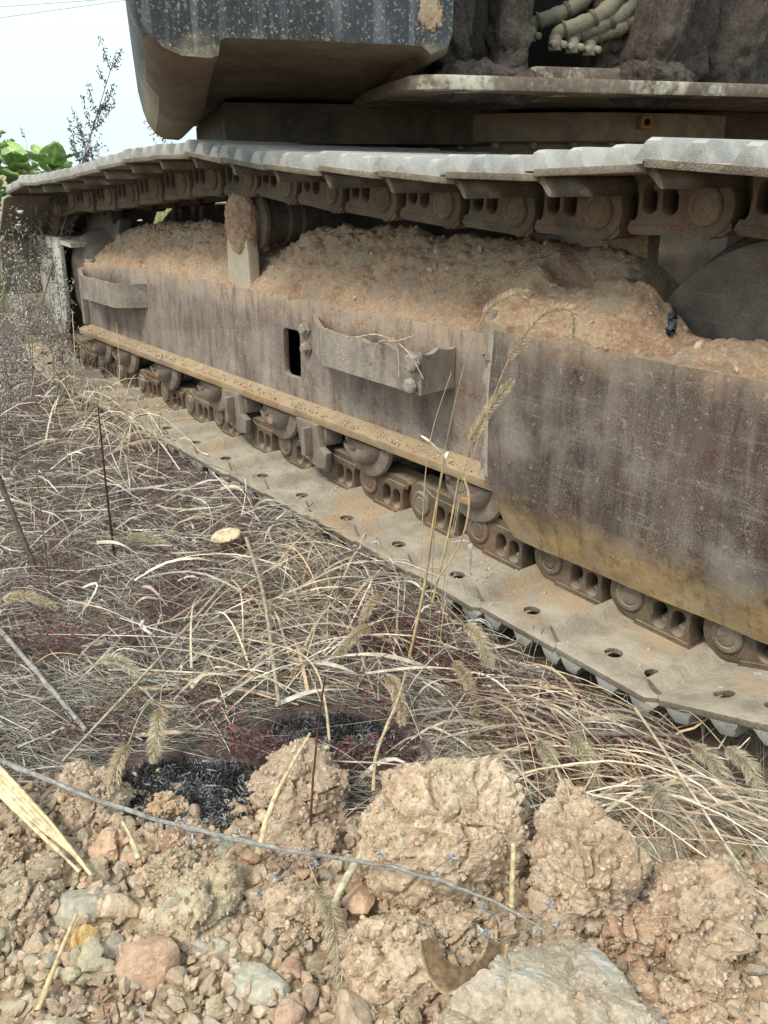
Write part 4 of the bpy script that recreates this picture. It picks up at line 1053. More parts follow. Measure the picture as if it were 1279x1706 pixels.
# ================================================================== clods and stones in the foreground
def gh1(x, y): return float(ground_h(np.array([x]), np.array([y]))[0])
def clod(name, loc, size, mat, label, cat, group=None, kind='clod', sub=5, seed=0, rot=(0, 0, 0)):
    me = clod_mesh(name, size, sub, seed, kind)
    o = link_obj(name, me, None, mat); o.location = loc; o.rotation_euler = rot
    tag(o, label, cat, group); return o
YAW = head - math.pi / 2
BIG = [
 ('clay_clod', (-0.600, 0.556, 0.085), (0.110, 0.088, 0.098), 'clay', 'largest cracked clay clod, in the middle of the front row', 'clod', 'clod', 6, 11),
 ('clay_clod', (-0.474, 0.640, 0.078), (0.064, 0.066, 0.092), 'clay', 'tall pointed clay clod just right of the largest clod', 'clod', 'clod', 6, 12),
 ('clay_clod', (-0.376, 0.706, 0.060), (0.062, 0.060, 0.066), 'clay', 'rounded clay clod at the right end of the front row', 'clod', 'clod', 5, 13),
 ('clay_block', (-0.407, 0.646, 0.040), (0.036, 0.034, 0.036), 'clay_red', 'small reddish squared clay block below the rounded right clod', 'clod', 'clod', 5, 14),
 ('pale_rock', (-0.385, 0.500, 0.050), (0.115, 0.085, 0.075), 'stone_pale', 'large pale whitish rock at the bottom edge, right of the curled leaf', 'rock', 'rock', 6, 47),
 ('clay_clod', (-0.803, 0.474, 0.058), (0.068, 0.062, 0.056), 'clay', 'squarish clay clod on the edge of the straw between the burnt patches', 'clod', 'clod', 5, 16),
 ('clay_clod', (-0.954, 0.266, 0.050), (0.046, 0.045, 0.052), 'clay', 'upright clay clod behind the long twig at the far left', 'clod', 'clod', 5, 17),
 ('clay_clod', (-0.899, 0.337, 0.034), (0.036, 0.034, 0.026), 'clay_orange', 'small orange clod lying on the black ash', 'clod', 'clod', 5, 18),
 ('clay_clod', (-0.537, 0.419, 0.045), (0.056, 0.055, 0.045), 'clay', 'crumbly clay clod left of the curled dry leaf', 'clod', 'clod', 5, 19),
 ('clay_clod', (-0.720, 0.296, 0.042), (0.050, 0.058, 0.040), 'clay_grey', 'broad flat-topped greyish clod left of centre in the rubble', 'clod', 'clod', 5, 20),
 ('clay_clod', (-0.856, 0.151, 0.040), (0.042, 0.045, 0.036), 'clay_grey', 'grey clod at the left edge below the split stalk', 'clod', 'clod', 5, 21),
 ('clay_clod', (-0.942, 0.150, 0.036), (0.026, 0.028, 0.028), 'clay', 'tan clod at the left edge beside the top of the split stalk', 'clod', 'clod', 5, 22),
 ('rubble_stone', (-0.691, 0.222, 0.034), (0.035, 0.034, 0.034), 'clay_red', 'triangular reddish stone low on the left side of the rubble', 'stone', 'stone', 4, 23),
 ('rubble_stone', (-0.801, 0.193, 0.034), (0.032, 0.024, 0.018), 'stone_grey', 'flat grey stone wedged beside the yellow stone', 'stone', 'stone', 4, 24),
 ('rubble_stone', (-0.757, 0.182, 0.034), (0.017, 0.018, 0.022), 'stone_yellow', 'small bright yellow-orange stone at lower left', 'stone', 'stone', 4, 25),
 ('rubble_stone', (-0.679, 0.274, 0.032), (0.022, 0.014, 0.016), 'stone_grey', 'narrow greenish grey stone leaning below the broad flat-topped clod', 'stone', 'stone', 4, 26),
 ('rubble_stone', (-0.664, 0.290, 0.032), (0.020, 0.013, 0.016), 'stone_grey', 'second narrow grey stone leaning beside its twin in the rubble', 'stone', 'stone', 4, 27),
 ('rubble_stone', (-0.602, 0.301, 0.028), (0.033, 0.022, 0.016), 'stone_grey', 'flat pale grey stone near the bottom edge, left of centre', 'stone', 'stone', 4, 28),
 ('clay_clod', (-0.740, 0.438, 0.034), (0.050, 0.046, 0.032), 'clay', 'low clay clod under the middle of the long twig', 'clod', 'clod', 5, 29),
 ('clay_clod', (-0.824, 0.327, 0.034), (0.040, 0.036, 0.034), 'clay_red', 'pinkish clod just in front of the black ash', 'clod', 'clod', 5, 30),
 ('clay_clod', (-0.785, 0.290, 0.036), (0.034, 0.034, 0.034), 'clay_grey', 'smooth grey-brown clod leaning on the pinkish clod', 'clod', 'clod', 5, 31),
 ('clay_clod', (-0.421, 0.575, 0.038), (0.030, 0.030, 0.032), 'clay', 'clod between the pale rock and the reddish block', 'clod', 'clod', 5, 32),
 ('clay_clod', (-0.648, 0.382, 0.036), (0.048, 0.044, 0.034), 'clay', 'flat clod with a smooth top left of the split splinter', 'clod', 'clod', 5, 33),
 ('clay_clod', (-0.334, 0.668, 0.036), (0.040, 0.040, 0.036), 'clay', 'crumbly clod at the right below the rounded clod', 'clod', 'clod', 5, 34),
 ('clay_clod', (-0.325, 0.600, 0.030), (0.046, 0.040, 0.028), 'clay_red', 'reddish flat clod at the bottom right corner', 'clod', 'clod', 5, 35),
 ('clay_clod', (-0.545, 0.490, 0.036), (0.050, 0.040, 0.032), 'clay', 'clod under the thin end of the long twig, at the foot of the largest clod', 'clod', 'clod', 5, 36),
 ('clay_clod', (-0.635, 0.505, 0.050), (0.036, 0.040, 0.052), 'clay_orange', 'orange-brown clod against the left side of the largest clod', 'clod', 'clod', 5, 37),
]
CRUST = []
for nm, loc, sz, mt, lab, cat, kind, sub, sd in BIG:
    zz = gh1(loc[0], loc[1])
    ob_ = clod(nm, (loc[0], loc[1], loc[2]), sz, M[mt], lab, cat, None, kind, sub, sd, (0, 0, YAW + random.uniform(-0.2, 0.2)))
    if kind in ('clod', 'rock') and sub >= 5:
        mv = np.array([v.co for v in ob_.data.vertices]); a_ = ob_.rotation_euler.z
        q_ = mv[np.random.default_rng(sd).integers(0, len(mv), int((2600 if kind == 'clod' else 500) * sz[0] / 0.1))]; q_ = np.column_stack([q_[:, 0] * math.cos(a_) - q_[:, 1] * math.sin(a_), q_[:, 0] * math.sin(a_) + q_[:, 1] * math.cos(a_), q_[:, 2]]) + np.array(loc)
        CRUST.append(q_[q_[:, 2] > 0.02])
# rubble: individual lumps, then crumbs
rg = np.random.default_rng(5)
placed = [(b[1][0], b[1][1], max(b[2][:2]) * 0.80) for b in BIG]
protos = []
for k in range(16): protos.append(('clay_lump', clod_mesh('clay_lump', (1 * 0.02, 0.02 * rg.uniform(0.7, 1), 0.02 * rg.uniform(0.6, 0.9)), 4, 200 + k, 'clod')))
for k in range(10): protos.append(('rubble_stone', clod_mesh('rubble_stone', (0.02, 0.02 * rg.uniform(0.5, 0.9), 0.02 * rg.uniform(0.45, 0.8)), 3, 300 + k, 'stone')))
mats_l = ['clay', 'clay', 'clay_grey', 'clay_grey', 'clay', 'clay_red']; mats_s = ['stone_grey', 'clay_grey', 'clay_red', 'clay', 'stone_pale']
meshes = {}
cnt = 0; tries = 0
while cnt < 285 and tries < 60000:
    tries += 1
    f_ = rg.uniform(0.56, 0.98); r_ = rg.uniform(-0.52, 0.52)
    x, y = FW * f_ + RT * r_
    m_ = float(soil_mask(np.array([x]), np.array([y]))[0])
    if m_ < 0.5: continue
    rad = 0.010 + 0.022 * rg.random() ** (1.2 if tries < 6000 else 3)
    if f_ > 0.86: rad *= 0.8
    if any((x - a) ** 2 + (y - b) ** 2 < (rad * 0.72 + c) ** 2 for a, b, c in placed): continue
    placed.append((x, y, rad * 0.72)); cnt += 1
    stone = rg.random() < 0.33
    k = rg.integers(16, 26) if stone else rg.integers(0, 16)
    mt = (mats_s if stone else mats_l)[rg.integers(0, 5 if stone else 6)]
    key = (int(k), mt)
    if key not in meshes:
        me = protos[k][1].copy(); me.materials.clear(); me.materials.append(M[mt]); meshes[key] = me
    o = link_obj(protos[k][0], meshes[key])
    sc = rad / 0.02
    o.location = (x, y, gh1(x, y) + rad * 0.22); o.scale = (sc, sc, sc * rg.uniform(0.8, 1.1))
    o.rotation_euler = (rg.uniform(-0.5, 0.5), rg.uniform(-0.5, 0.5), rg.uniform(0, 6.3))
    if stone:
        cw_ = {'clay': 'tan', 'clay_grey': 'grey-brown', 'clay_red': 'reddish', 'stone_grey': 'grey', 'stone_pale': 'whitish'}[mt]
        tag(o, 'small angular %s stone among the clay rubble in the foreground' % cw_, 'stone', 'small %s stones in the rubble' % cw_)
    else:
        cw_ = {'clay': 'tan', 'clay_grey': 'grey-brown', 'clay_red': 'reddish', 'clay_orange': 'orange'}[mt]
        tag(o, 'small loose %s clay lump in the foreground rubble' % cw_, 'clod', 'small %s clay lumps in the rubble' % cw_)
n = 15000
f_ = rg.uniform(0.5, 1.06, n); r_ = rg.uniform(-0.6, 0.6, n)
xy = f_[:, None] * FW + r_[:, None] * RT
mk = soil_mask(xy[:, 0], xy[:, 1]); keep = rg.random(n) < (0.03 + 0.97 * mk); xy = xy[keep]
sz = 0.0016 + 0.0095 * rg.random(len(xy)) ** 2.6
CRUST = np.concatenate(CRUST); csz = 0.0010 + 0.0038 * rg.random(len(CRUST)) ** 3
crumbs('soil_crumbs', np.concatenate([np.column_stack([xy, ground_h(xy[:, 0], xy[:, 1]) + sz * 0.4]), CRUST]), np.concatenate([sz, csz]), M['crumb'], 'crumbled clay filling the gaps between the foreground clods', 1, 4)

# ================================================================== dry vegetation
rg = np.random.default_rng(21)
def in_track(x, y, m=0.0): return (y > 1.03 - m) & (y < 1.64) & (x > -3.95) & (x < -0.2)
def free_xy(n, fmin=0.78, fmax=9.0, spread=0.78, power=1.0):
    """points on the ground in the wedge ahead, density falling with distance"""
    u = rg.random(n); f = 1 / (1 / fmin + u * (1 / fmax - 1 / fmin)) if power == 1 else np.exp(np.log(fmin) + u * (np.log(fmax) - np.log(fmin)))
    a = rg.uniform(-spread, spread, n); r = f * np.tan(a)
    xy = f[:, None] * FW + r[:, None] * RT
    return xy
def allowed(xy, m=0.0):
    x, y = xy[:, 0], xy[:, 1]
    return ~in_track(x, y, m) & ~((y > 1.0) & (x > -3.95) & (y < 3.7) & (x < -0.2))
STRAW = np.array([[0.60, 0.51, 0.39], [0.53, 0.455, 0.36], [0.68, 0.61, 0.51], [0.44, 0.375, 0.31], [0.55, 0.42, 0.29], [0.36, 0.305, 0.26], [0.68, 0.64, 0.58]])
def red_d(xy): return sstep(-0.06, 0.18, fbm(np.column_stack([xy * 5.2, np.full(len(xy), 7.0)]), 3, 98))
def not_red(xy): return 1 - 0.92 * red_d(xy)
def litter_strands(n, L, w, zlo, zhi, K, cols, fmin=0.80, fmax=8.0, power=1, sides=2, curl=0.5, edge=0.0, rise=0.0, dens=None, bright=(0.7, 1.15)):
    xy = free_xy(n, fmin, fmax, 0.72, power); ok = allowed(xy, edge)
    m = soil_mask(xy[:, 0], xy[:, 1]); ok &= rg.random(len(xy)) > m * 1.2
    a_ = np.maximum.reduce([ASH(xy[:, 0] + ox, xy[:, 1] + oy) for ox, oy in ((0, 0), (0.05, 0), (-0.05, 0), (0, 0.05), (0, -0.05))]); ok &= rg.random(len(xy)) > a_ * 0.93
    if dens is not None: ok &= rg.random(len(xy)) < dens(xy)
    xy = xy[ok]; n = len(xy)
    ang = rg.uniform(0, 2 * math.pi, n); flow = fbm(np.column_stack([xy * 1.1, np.zeros(n)]), 2, 91) * 4
    ang = np.where(rg.random(n) < 0.5, flow + rg.normal(size=n) * 0.5 + 0.4, ang)
    ln = L[0] + (L[1] - L[0]) * rg.random(n) ** 1.6
    t = np.linspace(0, 1, K)[None, :]
    bend = rg.normal(size=(n, 1)) * curl; th = ang[:, None] + bend * (t - 0.5) * 2
    dx = np.cos(th) * ln[:, None] / (K - 1); dy = np.sin(th) * ln[:, None] / (K - 1)
    X = xy[:, :1] + np.cumsum(dx, 1) - dx.sum(1, keepdims=True) / 2; Y = xy[:, 1:] + np.cumsum(dy, 1) - dy.sum(1, keepdims=True) / 2
    burnt = ASH(X.ravel(), Y.ravel()).reshape(X.shape).max(1) > 0.35; kp = ~burnt | (rg.random(n) < 0.06)
    kp &= ~((in_track(X, Y, -0.035) & (X > -2.6)).any(1)) | (rg.random(n) < 0.04)
    X, Y, ln = X[kp], Y[kp], ln[kp]; n = len(X)
    z0 = zlo + (zhi - zlo) * rg.random((n, 1)) ** 1.7
    tilt = rg.normal(size=(n, 1)) * 0.5 * (zhi - zlo)
    hump = rise * rg.random((n, 1)) ** 2
    Z = z0 + tilt * (t - 0.5) + hump * np.sin(np.pi * t) ** 1.0
    G = ground_h(X.ravel(), Y.ravel(), False).reshape(X.shape)
    Z = G + np.maximum(Z, 0.002)
    # lie over the shoe edge rather than through it
    Z = np.where(in_track(X, Y) & (X > -3.6), np.maximum(Z, 0.062), Z)
    W = (w[0] + (w[1] - w[0]) * rg.random((n, 1)) ** 2) * (1 - 0.65 * np.abs(t - 0.35) ** 1.5) * np.minimum(1, 1.3 * (1.02 - t) + 0.15)
    c = cols[rg.integers(0, len(cols), n)] * rg.uniform(bright[0], bright[1], (n, 1))
    return strands(np.stack([X, Y, Z], -1), W, c, sides, rg)
# thatch: fine grey-brown litter, then straw on top
GREY = np.array([[0.22, 0.185, 0.165], [0.30, 0.26, 0.23], [0.36, 0.32, 0.275], [0.15, 0.12, 0.112], [0.27, 0.25, 0.20]])
PALE = np.array([[0.54, 0.48, 0.41], [0.44, 0.385, 0.325], [0.62, 0.57, 0.50], [0.34, 0.29, 0.255], [0.50, 0.47, 0.40], [0.38, 0.37, 0.30]])
parts = [litter_strands(30000, (0.03, 0.12), (0.0004, 0.0010), 0.0, 0.016, 4, GREY, 0.82, 5.0, 1, 2, 0.8, 0, 0, not_red),
         litter_strands(46000, (0.03, 0.15), (0.00035, 0.0009), 0.004, 0.026, 4, PALE, 0.84, 6.0, 1, 2, 0.5, 0, 0, not_red),
         litter_strands(22000, (0.05, 0.20), (0.0008, 0.0018), 0.0, 0.035, 4, PALE, 1.6, 12, 0, 2, 0.5)]
v, f, c = join_np(parts)
o = link_obj('thatch', np_mesh('thatch', v, f, False, c), None, M['straw']); tag(o, 'fine grey-brown grass litter matting the ground', 'litter', kind='stuff')
def patchy(xy): return (1 - 0.45 * red_d(xy)) * (0.12 + 0.88 * sstep(-0.15, 0.2, fbm(np.column_stack([xy * 2.3, np.zeros(len(xy))]), 2, 95)))
parts = [litter_strands(2900, (0.08, 0.34), (0.0006, 0.0019), 0.006, 0.040, 7, STRAW, 0.84, 4.5, 1, 2, 0.10, 0.0, 0.03, patchy),
         litter_strands(1700, (0.12, 0.50), (0.0009, 0.0016), 0.008, 0.06, 7, STRAW, 0.86, 5.0, 1, 3, 0.18, 0.02, 0.04, patchy),
         litter_strands(2400, (0.04, 0.20), (0.0016, 0.0042), 0.006, 0.040, 8, STRAW * 1.02, 0.86, 4.0, 1, 2, 0.8, 0.0, 0.05, patchy),
         litter_strands(6000, (0.10, 0.35), (0.0012, 0.003), 0.0, 0.06, 5, STRAW * np.array([0.92, 0.95, 0.95]), 1.8, 14, 0, 2, 0.5, 0.0, 0.06)]
v, f, c = join_np(parts)
o = link_obj('straw', np_mesh('straw', v, f, False, c), None, M['straw']); tag(o, 'tangled dry straw lying over the ground beside the track', 'straw', kind='stuff')
# denser bundles of straw: beside the track (middle), below the shoes (right), left of the centre
def bundle(cx, cy, n, ang, sp, L, rad, zmax, seed, cols=STRAW):
    r2 = np.random.default_rng(seed)
    x = cx + r2.normal(size=n) * rad; y = cy + r2.normal(size=n) * rad * 0.7
    th0 = ang + r2.normal(size=n) * sp; ln = L * r2.uniform(0.5, 1.2, n); K = 8; t = np.linspace(0, 1, K)[None]
    th = th0[:, None] + r2.normal(size=(n, 1)) * 0.22 * (t - 0.5)
    dx = np.cos(th) * ln[:, None] / (K - 1); dy = np.sin(th) * ln[:, None] / (K - 1)
    X = x[:, None] + np.cumsum(dx, 1) - dx.sum(1, keepdims=True) * 0.5; Y = y[:, None] + np.cumsum(dy, 1) - dy.sum(1, keepdims=True) * 0.5
    kp = ~((in_track(X, Y, -0.03) & (X > -2.5)).any(1)) & ~((ASH(X.ravel(), Y.ravel()).reshape(X.shape).max(1) > 0.4) & (r2.random(n) < 0.85))
    X, Y = X[kp], Y[kp]; n = len(X)
    Z = ground_h(X.ravel(), Y.ravel(), False).reshape(X.shape) + 0.006 + zmax * r2.random((n, 1)) * np.sin(np.pi * np.clip(t * 0.9 + 0.05, 0, 1)) + r2.random((n, 1)) * 0.012
    inside = in_track(X, Y); Z = np.where(inside, np.maximum(Z, 0.064), Z)
    W = r2.uniform(0.0006, 0.0019, (n, 1)) * (1.05 - 0.7 * t) * np.where(r2.random((n, 1)) < 0.12, 1.8, 1)
    c = cols[r2.integers(0, len(cols), n)] * r2.uniform(0.75, 1.15, (n, 1))
    return strands(np.stack([X, Y, Z], -1), W, c, 2, r2)
BR = STRAW * np.array([1.06, 1.02, 0.96])
sets = [('dry tangled straw heap against the middle of the lower track', [(-1.28, 0.78, 130, 2.6, 0.9, 0.28, 0.14, 0.06), (-1.40, 0.90, 110, 2.4, 0.8, 0.24, 0.10, 0.05), (-1.10, 0.70, 80, 2.2, 0.9, 0.26, 0.11, 0.05)]),
        ('pale straw sheaf below the shoes at the right, beside the foxtails', [(-0.62, 0.83, 170, -0.15, 0.45, 0.36, 0.09, 0.06), (-0.75, 0.88, 90, 0.3, 0.5, 0.30, 0.07, 0.05), (-0.50, 0.84, 70, 0.6, 0.4, 0.30, 0.06, 0.07)]),
        ('dry straw tuft at the far left end of the lower track', [(-2.45, 0.98, 120, 2.7, 0.8, 0.30, 0.12, 0.10), (-2.9, 1.02, 120, 2.8, 0.9, 0.30, 0.16, 0.14)])]
for k, (lab, bs) in enumerate(sets):
    v, f, c = join_np([bundle(*b, 100 + k * 10 + i, BR) for i, b in enumerate(bs)])
    o = link_obj('straw_bundle', np_mesh('straw_bundle', v, f, False, c), None, M['straw']); tag(o, lab, 'straw', kind='stuff')
# green living grass between the straw
def greenp(xy): return sstep(0.0, 0.25, fbm(np.column_stack([xy * 2.9, np.full(len(xy), 4.0)]), 2, 97))
GRN = np.array([[0.13, 0.15, 0.07], [0.17, 0.18, 0.09], [0.20, 0.20, 0.12], [0.23, 0.22, 0.14]])
v, f, c = litter_strands(9000, (0.03, 0.13), (0.0005, 0.0012), 0.0, 0.03, 5, GRN, 0.9, 6, 1, 2, 0.8, 0, 0.03, greenp)
o = link_obj('green_grass', np_mesh('green_grass', v, f, False, c), None, M['straw']); tag(o, 'thin grey-green grass blades between the straw', 'grass', kind='stuff')
# dark red creeping ground cover
def leaf_carpet(n, fmin, fmax, size, seed):
    r2 = np.random.default_rng(seed)
    xy = free_xy(n, fmin, fmax, 0.72, 1); ok = allowed(xy); P3 = np.column_stack([xy * 5.2, np.full(len(xy), 7.0)])
    d = sstep(-0.06, 0.18, fbm(P3, 3, 98)); ok &= r2.random(len(xy)) < d; ok &= r2.random(len(xy)) > soil_mask(xy[:, 0], xy[:, 1]) * 1.3; ok &= ASH(xy[:, 0], xy[:, 1]) < 0.3
    xy = xy[ok]; n = len(xy)
    z = ground_h(xy[:, 0], xy[:, 1], False) + r2.uniform(0.006, 0.048, n)
    nrm = np.column_stack([r2.normal(size=(n, 2)) * 0.55, np.ones(n)]); nrm /= np.linalg.norm(nrm, axis=1)[:, None]
    t1 = np.cross(nrm, r2.normal(size=(n, 3))); t1 /= np.linalg.norm(t1, axis=1)[:, None]; t2 = np.cross(nrm, t1)
    s_ = r2.uniform(*size, n)[:, None]; C = np.column_stack([xy, z])
    V = np.stack([C - t1 * s_, C + t2 * s_ * 0.45, C + t1 * s_, C - t2 * s_ * 0.45], 1)
    col = np.array([[0.15, 0.050, 0.064], [0.12, 0.046, 0.058], [0.20, 0.062, 0.078], [0.10, 0.054, 0.060], [0.14, 0.098, 0.075], [0.13, 0.11, 0.065]])[r2.integers(0, 6, n)] * r2.uniform(0.7, 1.25, (n, 1))
    return V.reshape(-1, 3), np.arange(n * 4).reshape(-1, 4), np.repeat(col, 4, 0)
v, f, c = join_np([leaf_carpet(190000, 0.86, 3.6, (0.0022, 0.0052), 1)])
o = link_obj('red_ground_cover', np_mesh('red_ground_cover', v, f, False, c), None, M['leafy']); tag(o, 'dark red creeping ground cover with tiny leaves', 'ground cover', kind='stuff')
# ash flakes on the burnt patches
def ash_set(cx, cy, n, seed):
    r2 = np.random.default_rng(seed)
    x = cx + r2.normal(size=n) * 0.085; y = cy + r2.normal(size=n) * 0.085
    ok = ASH(x, y) > 0.45; x, y = x[ok], y[ok]; n = len(x); K = 3; t = np.linspace(-0.5, 0.5, K)[None]
    a = r2.uniform(0, 6.3, (n, 1)); ln = 0.003 + 0.014 * r2.random((n, 1)) ** 2
    X = x[:, None] + np.cos(a) * ln * t; Y = y[:, None] + np.sin(a) * ln * t
    Z = ground_h(X.ravel(), Y.ravel(), False).reshape(X.shape) + r2.uniform(0.001, 0.012, (n, 1)) + t * r2.normal(size=(n, 1)) * 0.006
    W = r2.uniform(0.0003, 0.0011, (n, 1)) * np.ones((1, K))
    wht = sstep(-0.1, 0.3, fbm(np.stack([x * 14, y * 14, np.zeros(n)], 1), 2, 5)) * 0.75 + 0.08
    isw = r2.random(n) < wht
    c = np.where(isw[:, None], np.array([0.27, 0.275, 0.285]) * r2.uniform(0.4, 1.4, (n, 1)), np.array([0.040, 0.038, 0.038]) * r2.uniform(0.5, 2.4, (n, 1)))
    return strands(np.stack([X, Y, Z], -1), W, c, 2, r2)
for (cx, cy, lab, sd) in ((-0.925, 0.385, 'black and white ash of a burnt patch behind the orange clod', 1), (-0.945, 0.622, 'black ash of a smaller burnt patch further back in the straw', 2)):
    v, f, c = ash_set(cx, cy, 14000, sd)
    o = link_obj('ash', np_mesh('ash', v, f, False, c), None, M['ash']); tag(o, lab, 'ash', kind='stuff')

# ---------------------------------------------------------------- foxtails: stem and bristly head
def spline(pts, n):
    pts = np.array(pts, float); m = len(pts); t = np.linspace(0, m - 1, n); i = np.clip(t.astype(int), 0, m - 2); u = (t - i)[:, None]
    g = lambda k: pts[np.clip(k, 0, m - 1)]
    a, b, c_, d = g(i - 1), g(i), g(i + 1), g(i + 2)
    return 0.5 * (2 * b + (c_ - a) * u + (2 * a - 5 * b + 4 * c_ - d) * u ** 2 + (3 * b - a - 3 * c_ + d) * u ** 3)
def foxtail(stem_pts, head_pts, label, rad=0.010, col=(0.50, 0.415, 0.285), n=420, seed=0, stem_r=0.0009):
    r2 = np.random.default_rng(seed); base = stem_pts[0]
    th = empty('foxtail_grass', base); tag(th, label, 'foxtail', 'foxtail seed heads')
    S = spline(stem_pts, 12)
    v, f, c = strands(S[None], np.full((1, 12), stem_r), np.array([[0.42, 0.33, 0.20]]) * r2.uniform(0.8, 1.1), 4, r2)
    link_obj('stem', np_mesh('stem', v, f, True, c), th, M['straw'])
    Hd = spline(head_pts, 40); T = np.gradient(Hd, axis=0); T /= np.linalg.norm(T, axis=1)[:, None]
    k = r2.integers(0, 40, n); u = k / 39
    env = np.clip(np.minimum((u + 0.10) * 6, (1.06 - u) * 3.2), 0.2, 1)
    q = r2.normal(size=(n, 3)); q -= (q * T[k]).sum(1)[:, None] * T[k]; q /= np.linalg.norm(q, axis=1)[:, None]
    p0 = Hd[k] + q * 0.0022 + T[k] * r2.uniform(-0.001, 0.001, (n, 1)); ln = rad * env[:, None] * r2.uniform(0.75, 1.2, (n, 1))
    p1 = p0 + (q * 0.85 + T[k] * 0.50) * ln * 0.55; p2 = p0 + (q * 0.80 + T[k] * 0.75) * ln
    col_ = np.clip(np.array(col) * 1.25, 0, 0.8) * r2.uniform(0.8, 1.2, (n, 1))
    b = strands(np.stack([p0, p1, p2], 1), np.repeat(np.array([[0.00030, 0.00024, 0.00010]]), n, 0), col_, 2, r2)
    # seeds hugging the axis
    m = 90; k = r2.integers(0, 40, m); q = r2.normal(size=(m, 3)); q -= (q * T[k]).sum(1)[:, None] * T[k]; q /= np.linalg.norm(q, axis=1)[:, None]
    c0 = Hd[k] + q * 0.0016; sd_ = strands(np.stack([c0 - T[k] * 0.0012, c0 + q * 0.0006, c0 + T[k] * 0.0014], 1), np.repeat(np.array([[0.0004, 0.0012, 0.0003]]), m, 0), np.array(col) * 0.8 * r2.uniform(0.7, 1.1, (m, 1)), 3, r2)
    ax = strands(Hd[None], np.full((1, 40), 0.0012), np.array([col]) * 0.7, 4, r2)
    v, f, c = join_np([b, sd_, ax]); link_obj('seed_head', np_mesh('seed_head', v, f, False, c), th, M['seed'])
    return th
def ground_pt(x, y, dz=0.0): return (x, y, gh1(x, y) + dz)
def lying(x, y, ang, L, label, seed, rise=0.03, rad=0.010, col=(0.50, 0.415, 0.285), stem=0.16):
    """a head lying or nodding over the litter, at x,y pointing to ang, with its stem behind"""
    c, s = math.cos(ang), math.sin(ang); z = gh1(x, y)
    sp = [(x - c * (L / 2 + stem), y - s * (L / 2 + stem) + 0.02, gh1(x - c * stem, y - s * stem) + 0.004), (x - c * (L / 2 + stem * 0.5), y - s * (L / 2 + stem * 0.5), z + rise * 1.3 + 0.02), (x - c * L / 2, y - s * L / 2, z + rise + 0.022)]
    hp = [sp[-1], (x, y, z + rise + 0.020), (x + c * L / 2 + 0.006 * s, y + s * L / 2 - 0.006 * c, z + rise * 0.35 + 0.008)]
    return foxtail(sp, hp, label, rad, col, 950, seed)
PL = (0.54, 0.46, 0.33)
SP = math.atan2(RT[1], RT[0])      # image right;  SP - pi/2 is towards the camera
lying(-0.955, 0.935, SP - 1.05, 0.085, 'plump foxtail head beside the track edge, below the leaning bleached stalk', 1, 0.045, 0.014, PL)
lying(-0.915, 0.725, SP - 1.20, 0.07, 'foxtail head hanging over straw in front of the smaller burnt patch', 2, 0.04, 0.012)
lying(-1.035, 0.389, SP - 1.45, 0.055, 'round pale foxtail head standing just behind the larger burnt patch', 3, 0.045, 0.013, PL)
lying(-0.645, 0.772, SP - 1.30, 0.07, 'foxtail head behind the tall pointed clod, left of a pair', 4, 0.04, 0.013, (0.48, 0.43, 0.30))
lying(-0.620, 0.815, SP - 1.20, 0.08, 'foxtail head behind the tall pointed clod, right of a pair', 5, 0.045, 0.013, (0.48, 0.43, 0.30))
lying(-0.480, 0.790, SP - 1.35, 0.09, 'grey drooping foxtail head above the rounded right clod', 6, 0.04, 0.013, (0.38, 0.34, 0.27))
lying(-0.515, 0.955, SP - 1.15, 0.085, 'foxtail head near the right edge, left of two under the last shoe', 7, 0.04, 0.013, (0.47, 0.42, 0.30))
lying(-0.478, 0.975, SP - 1.15, 0.085, 'foxtail head near the right edge, right of two under the last shoe', 8, 0.05, 0.013, (0.49, 0.44, 0.32))
lying(-1.579, 0.376, SP + 0.35, 0.09, 'foxtail head lying flat in the straw at the far left', 9, 0.03, 0.011)
lying(-1.247, 0.422, SP - 0.1, 0.07, 'foxtail head lying flat among red leaves left of centre', 10, 0.03, 0.010, (0.50, 0.46, 0.33))
lying(-1.760, 0.690, SP + 0.1, 0.10, 'foxtail head lying at the foot of the thin black stem', 11, 0.02, 0.011, (0.42, 0.36, 0.25))
lying(-0.870, 0.830, SP - 1.25, 0.11, 'long thin brown foxtail head between the track and the burnt patches', 12, 0.04, 0.011, (0.44, 0.36, 0.24))
lying(-1.090, 0.765, SP - 2.3, 0.09, 'foxtail head leaning left over the red leaves in mid-ground', 13, 0.04, 0.011, (0.46, 0.38, 0.25))
lying(-0.950, 0.300, SP - 1.75, 0.055, 'foxtail head against the right side of the upright left clod', 14, 0.06, 0.010)
lying(-0.590, 0.385, SP - 1.2, 0.10, 'foxtail head lying on the rubble left of the crumbly clod', 15, 0.035, 0.014, (0.44, 0.38, 0.27))
lying(-0.735, 0.640, SP - 1.3, 0.075, 'dark foxtail head in the straw behind the largest clod', 16, 0.05, 0.012, (0.30, 0.25, 0.21))
lying(-1.150, 0.850, SP - 2.2, 0.06, 'small foxtail head in the straw heap by the track', 17, 0.05, 0.009)
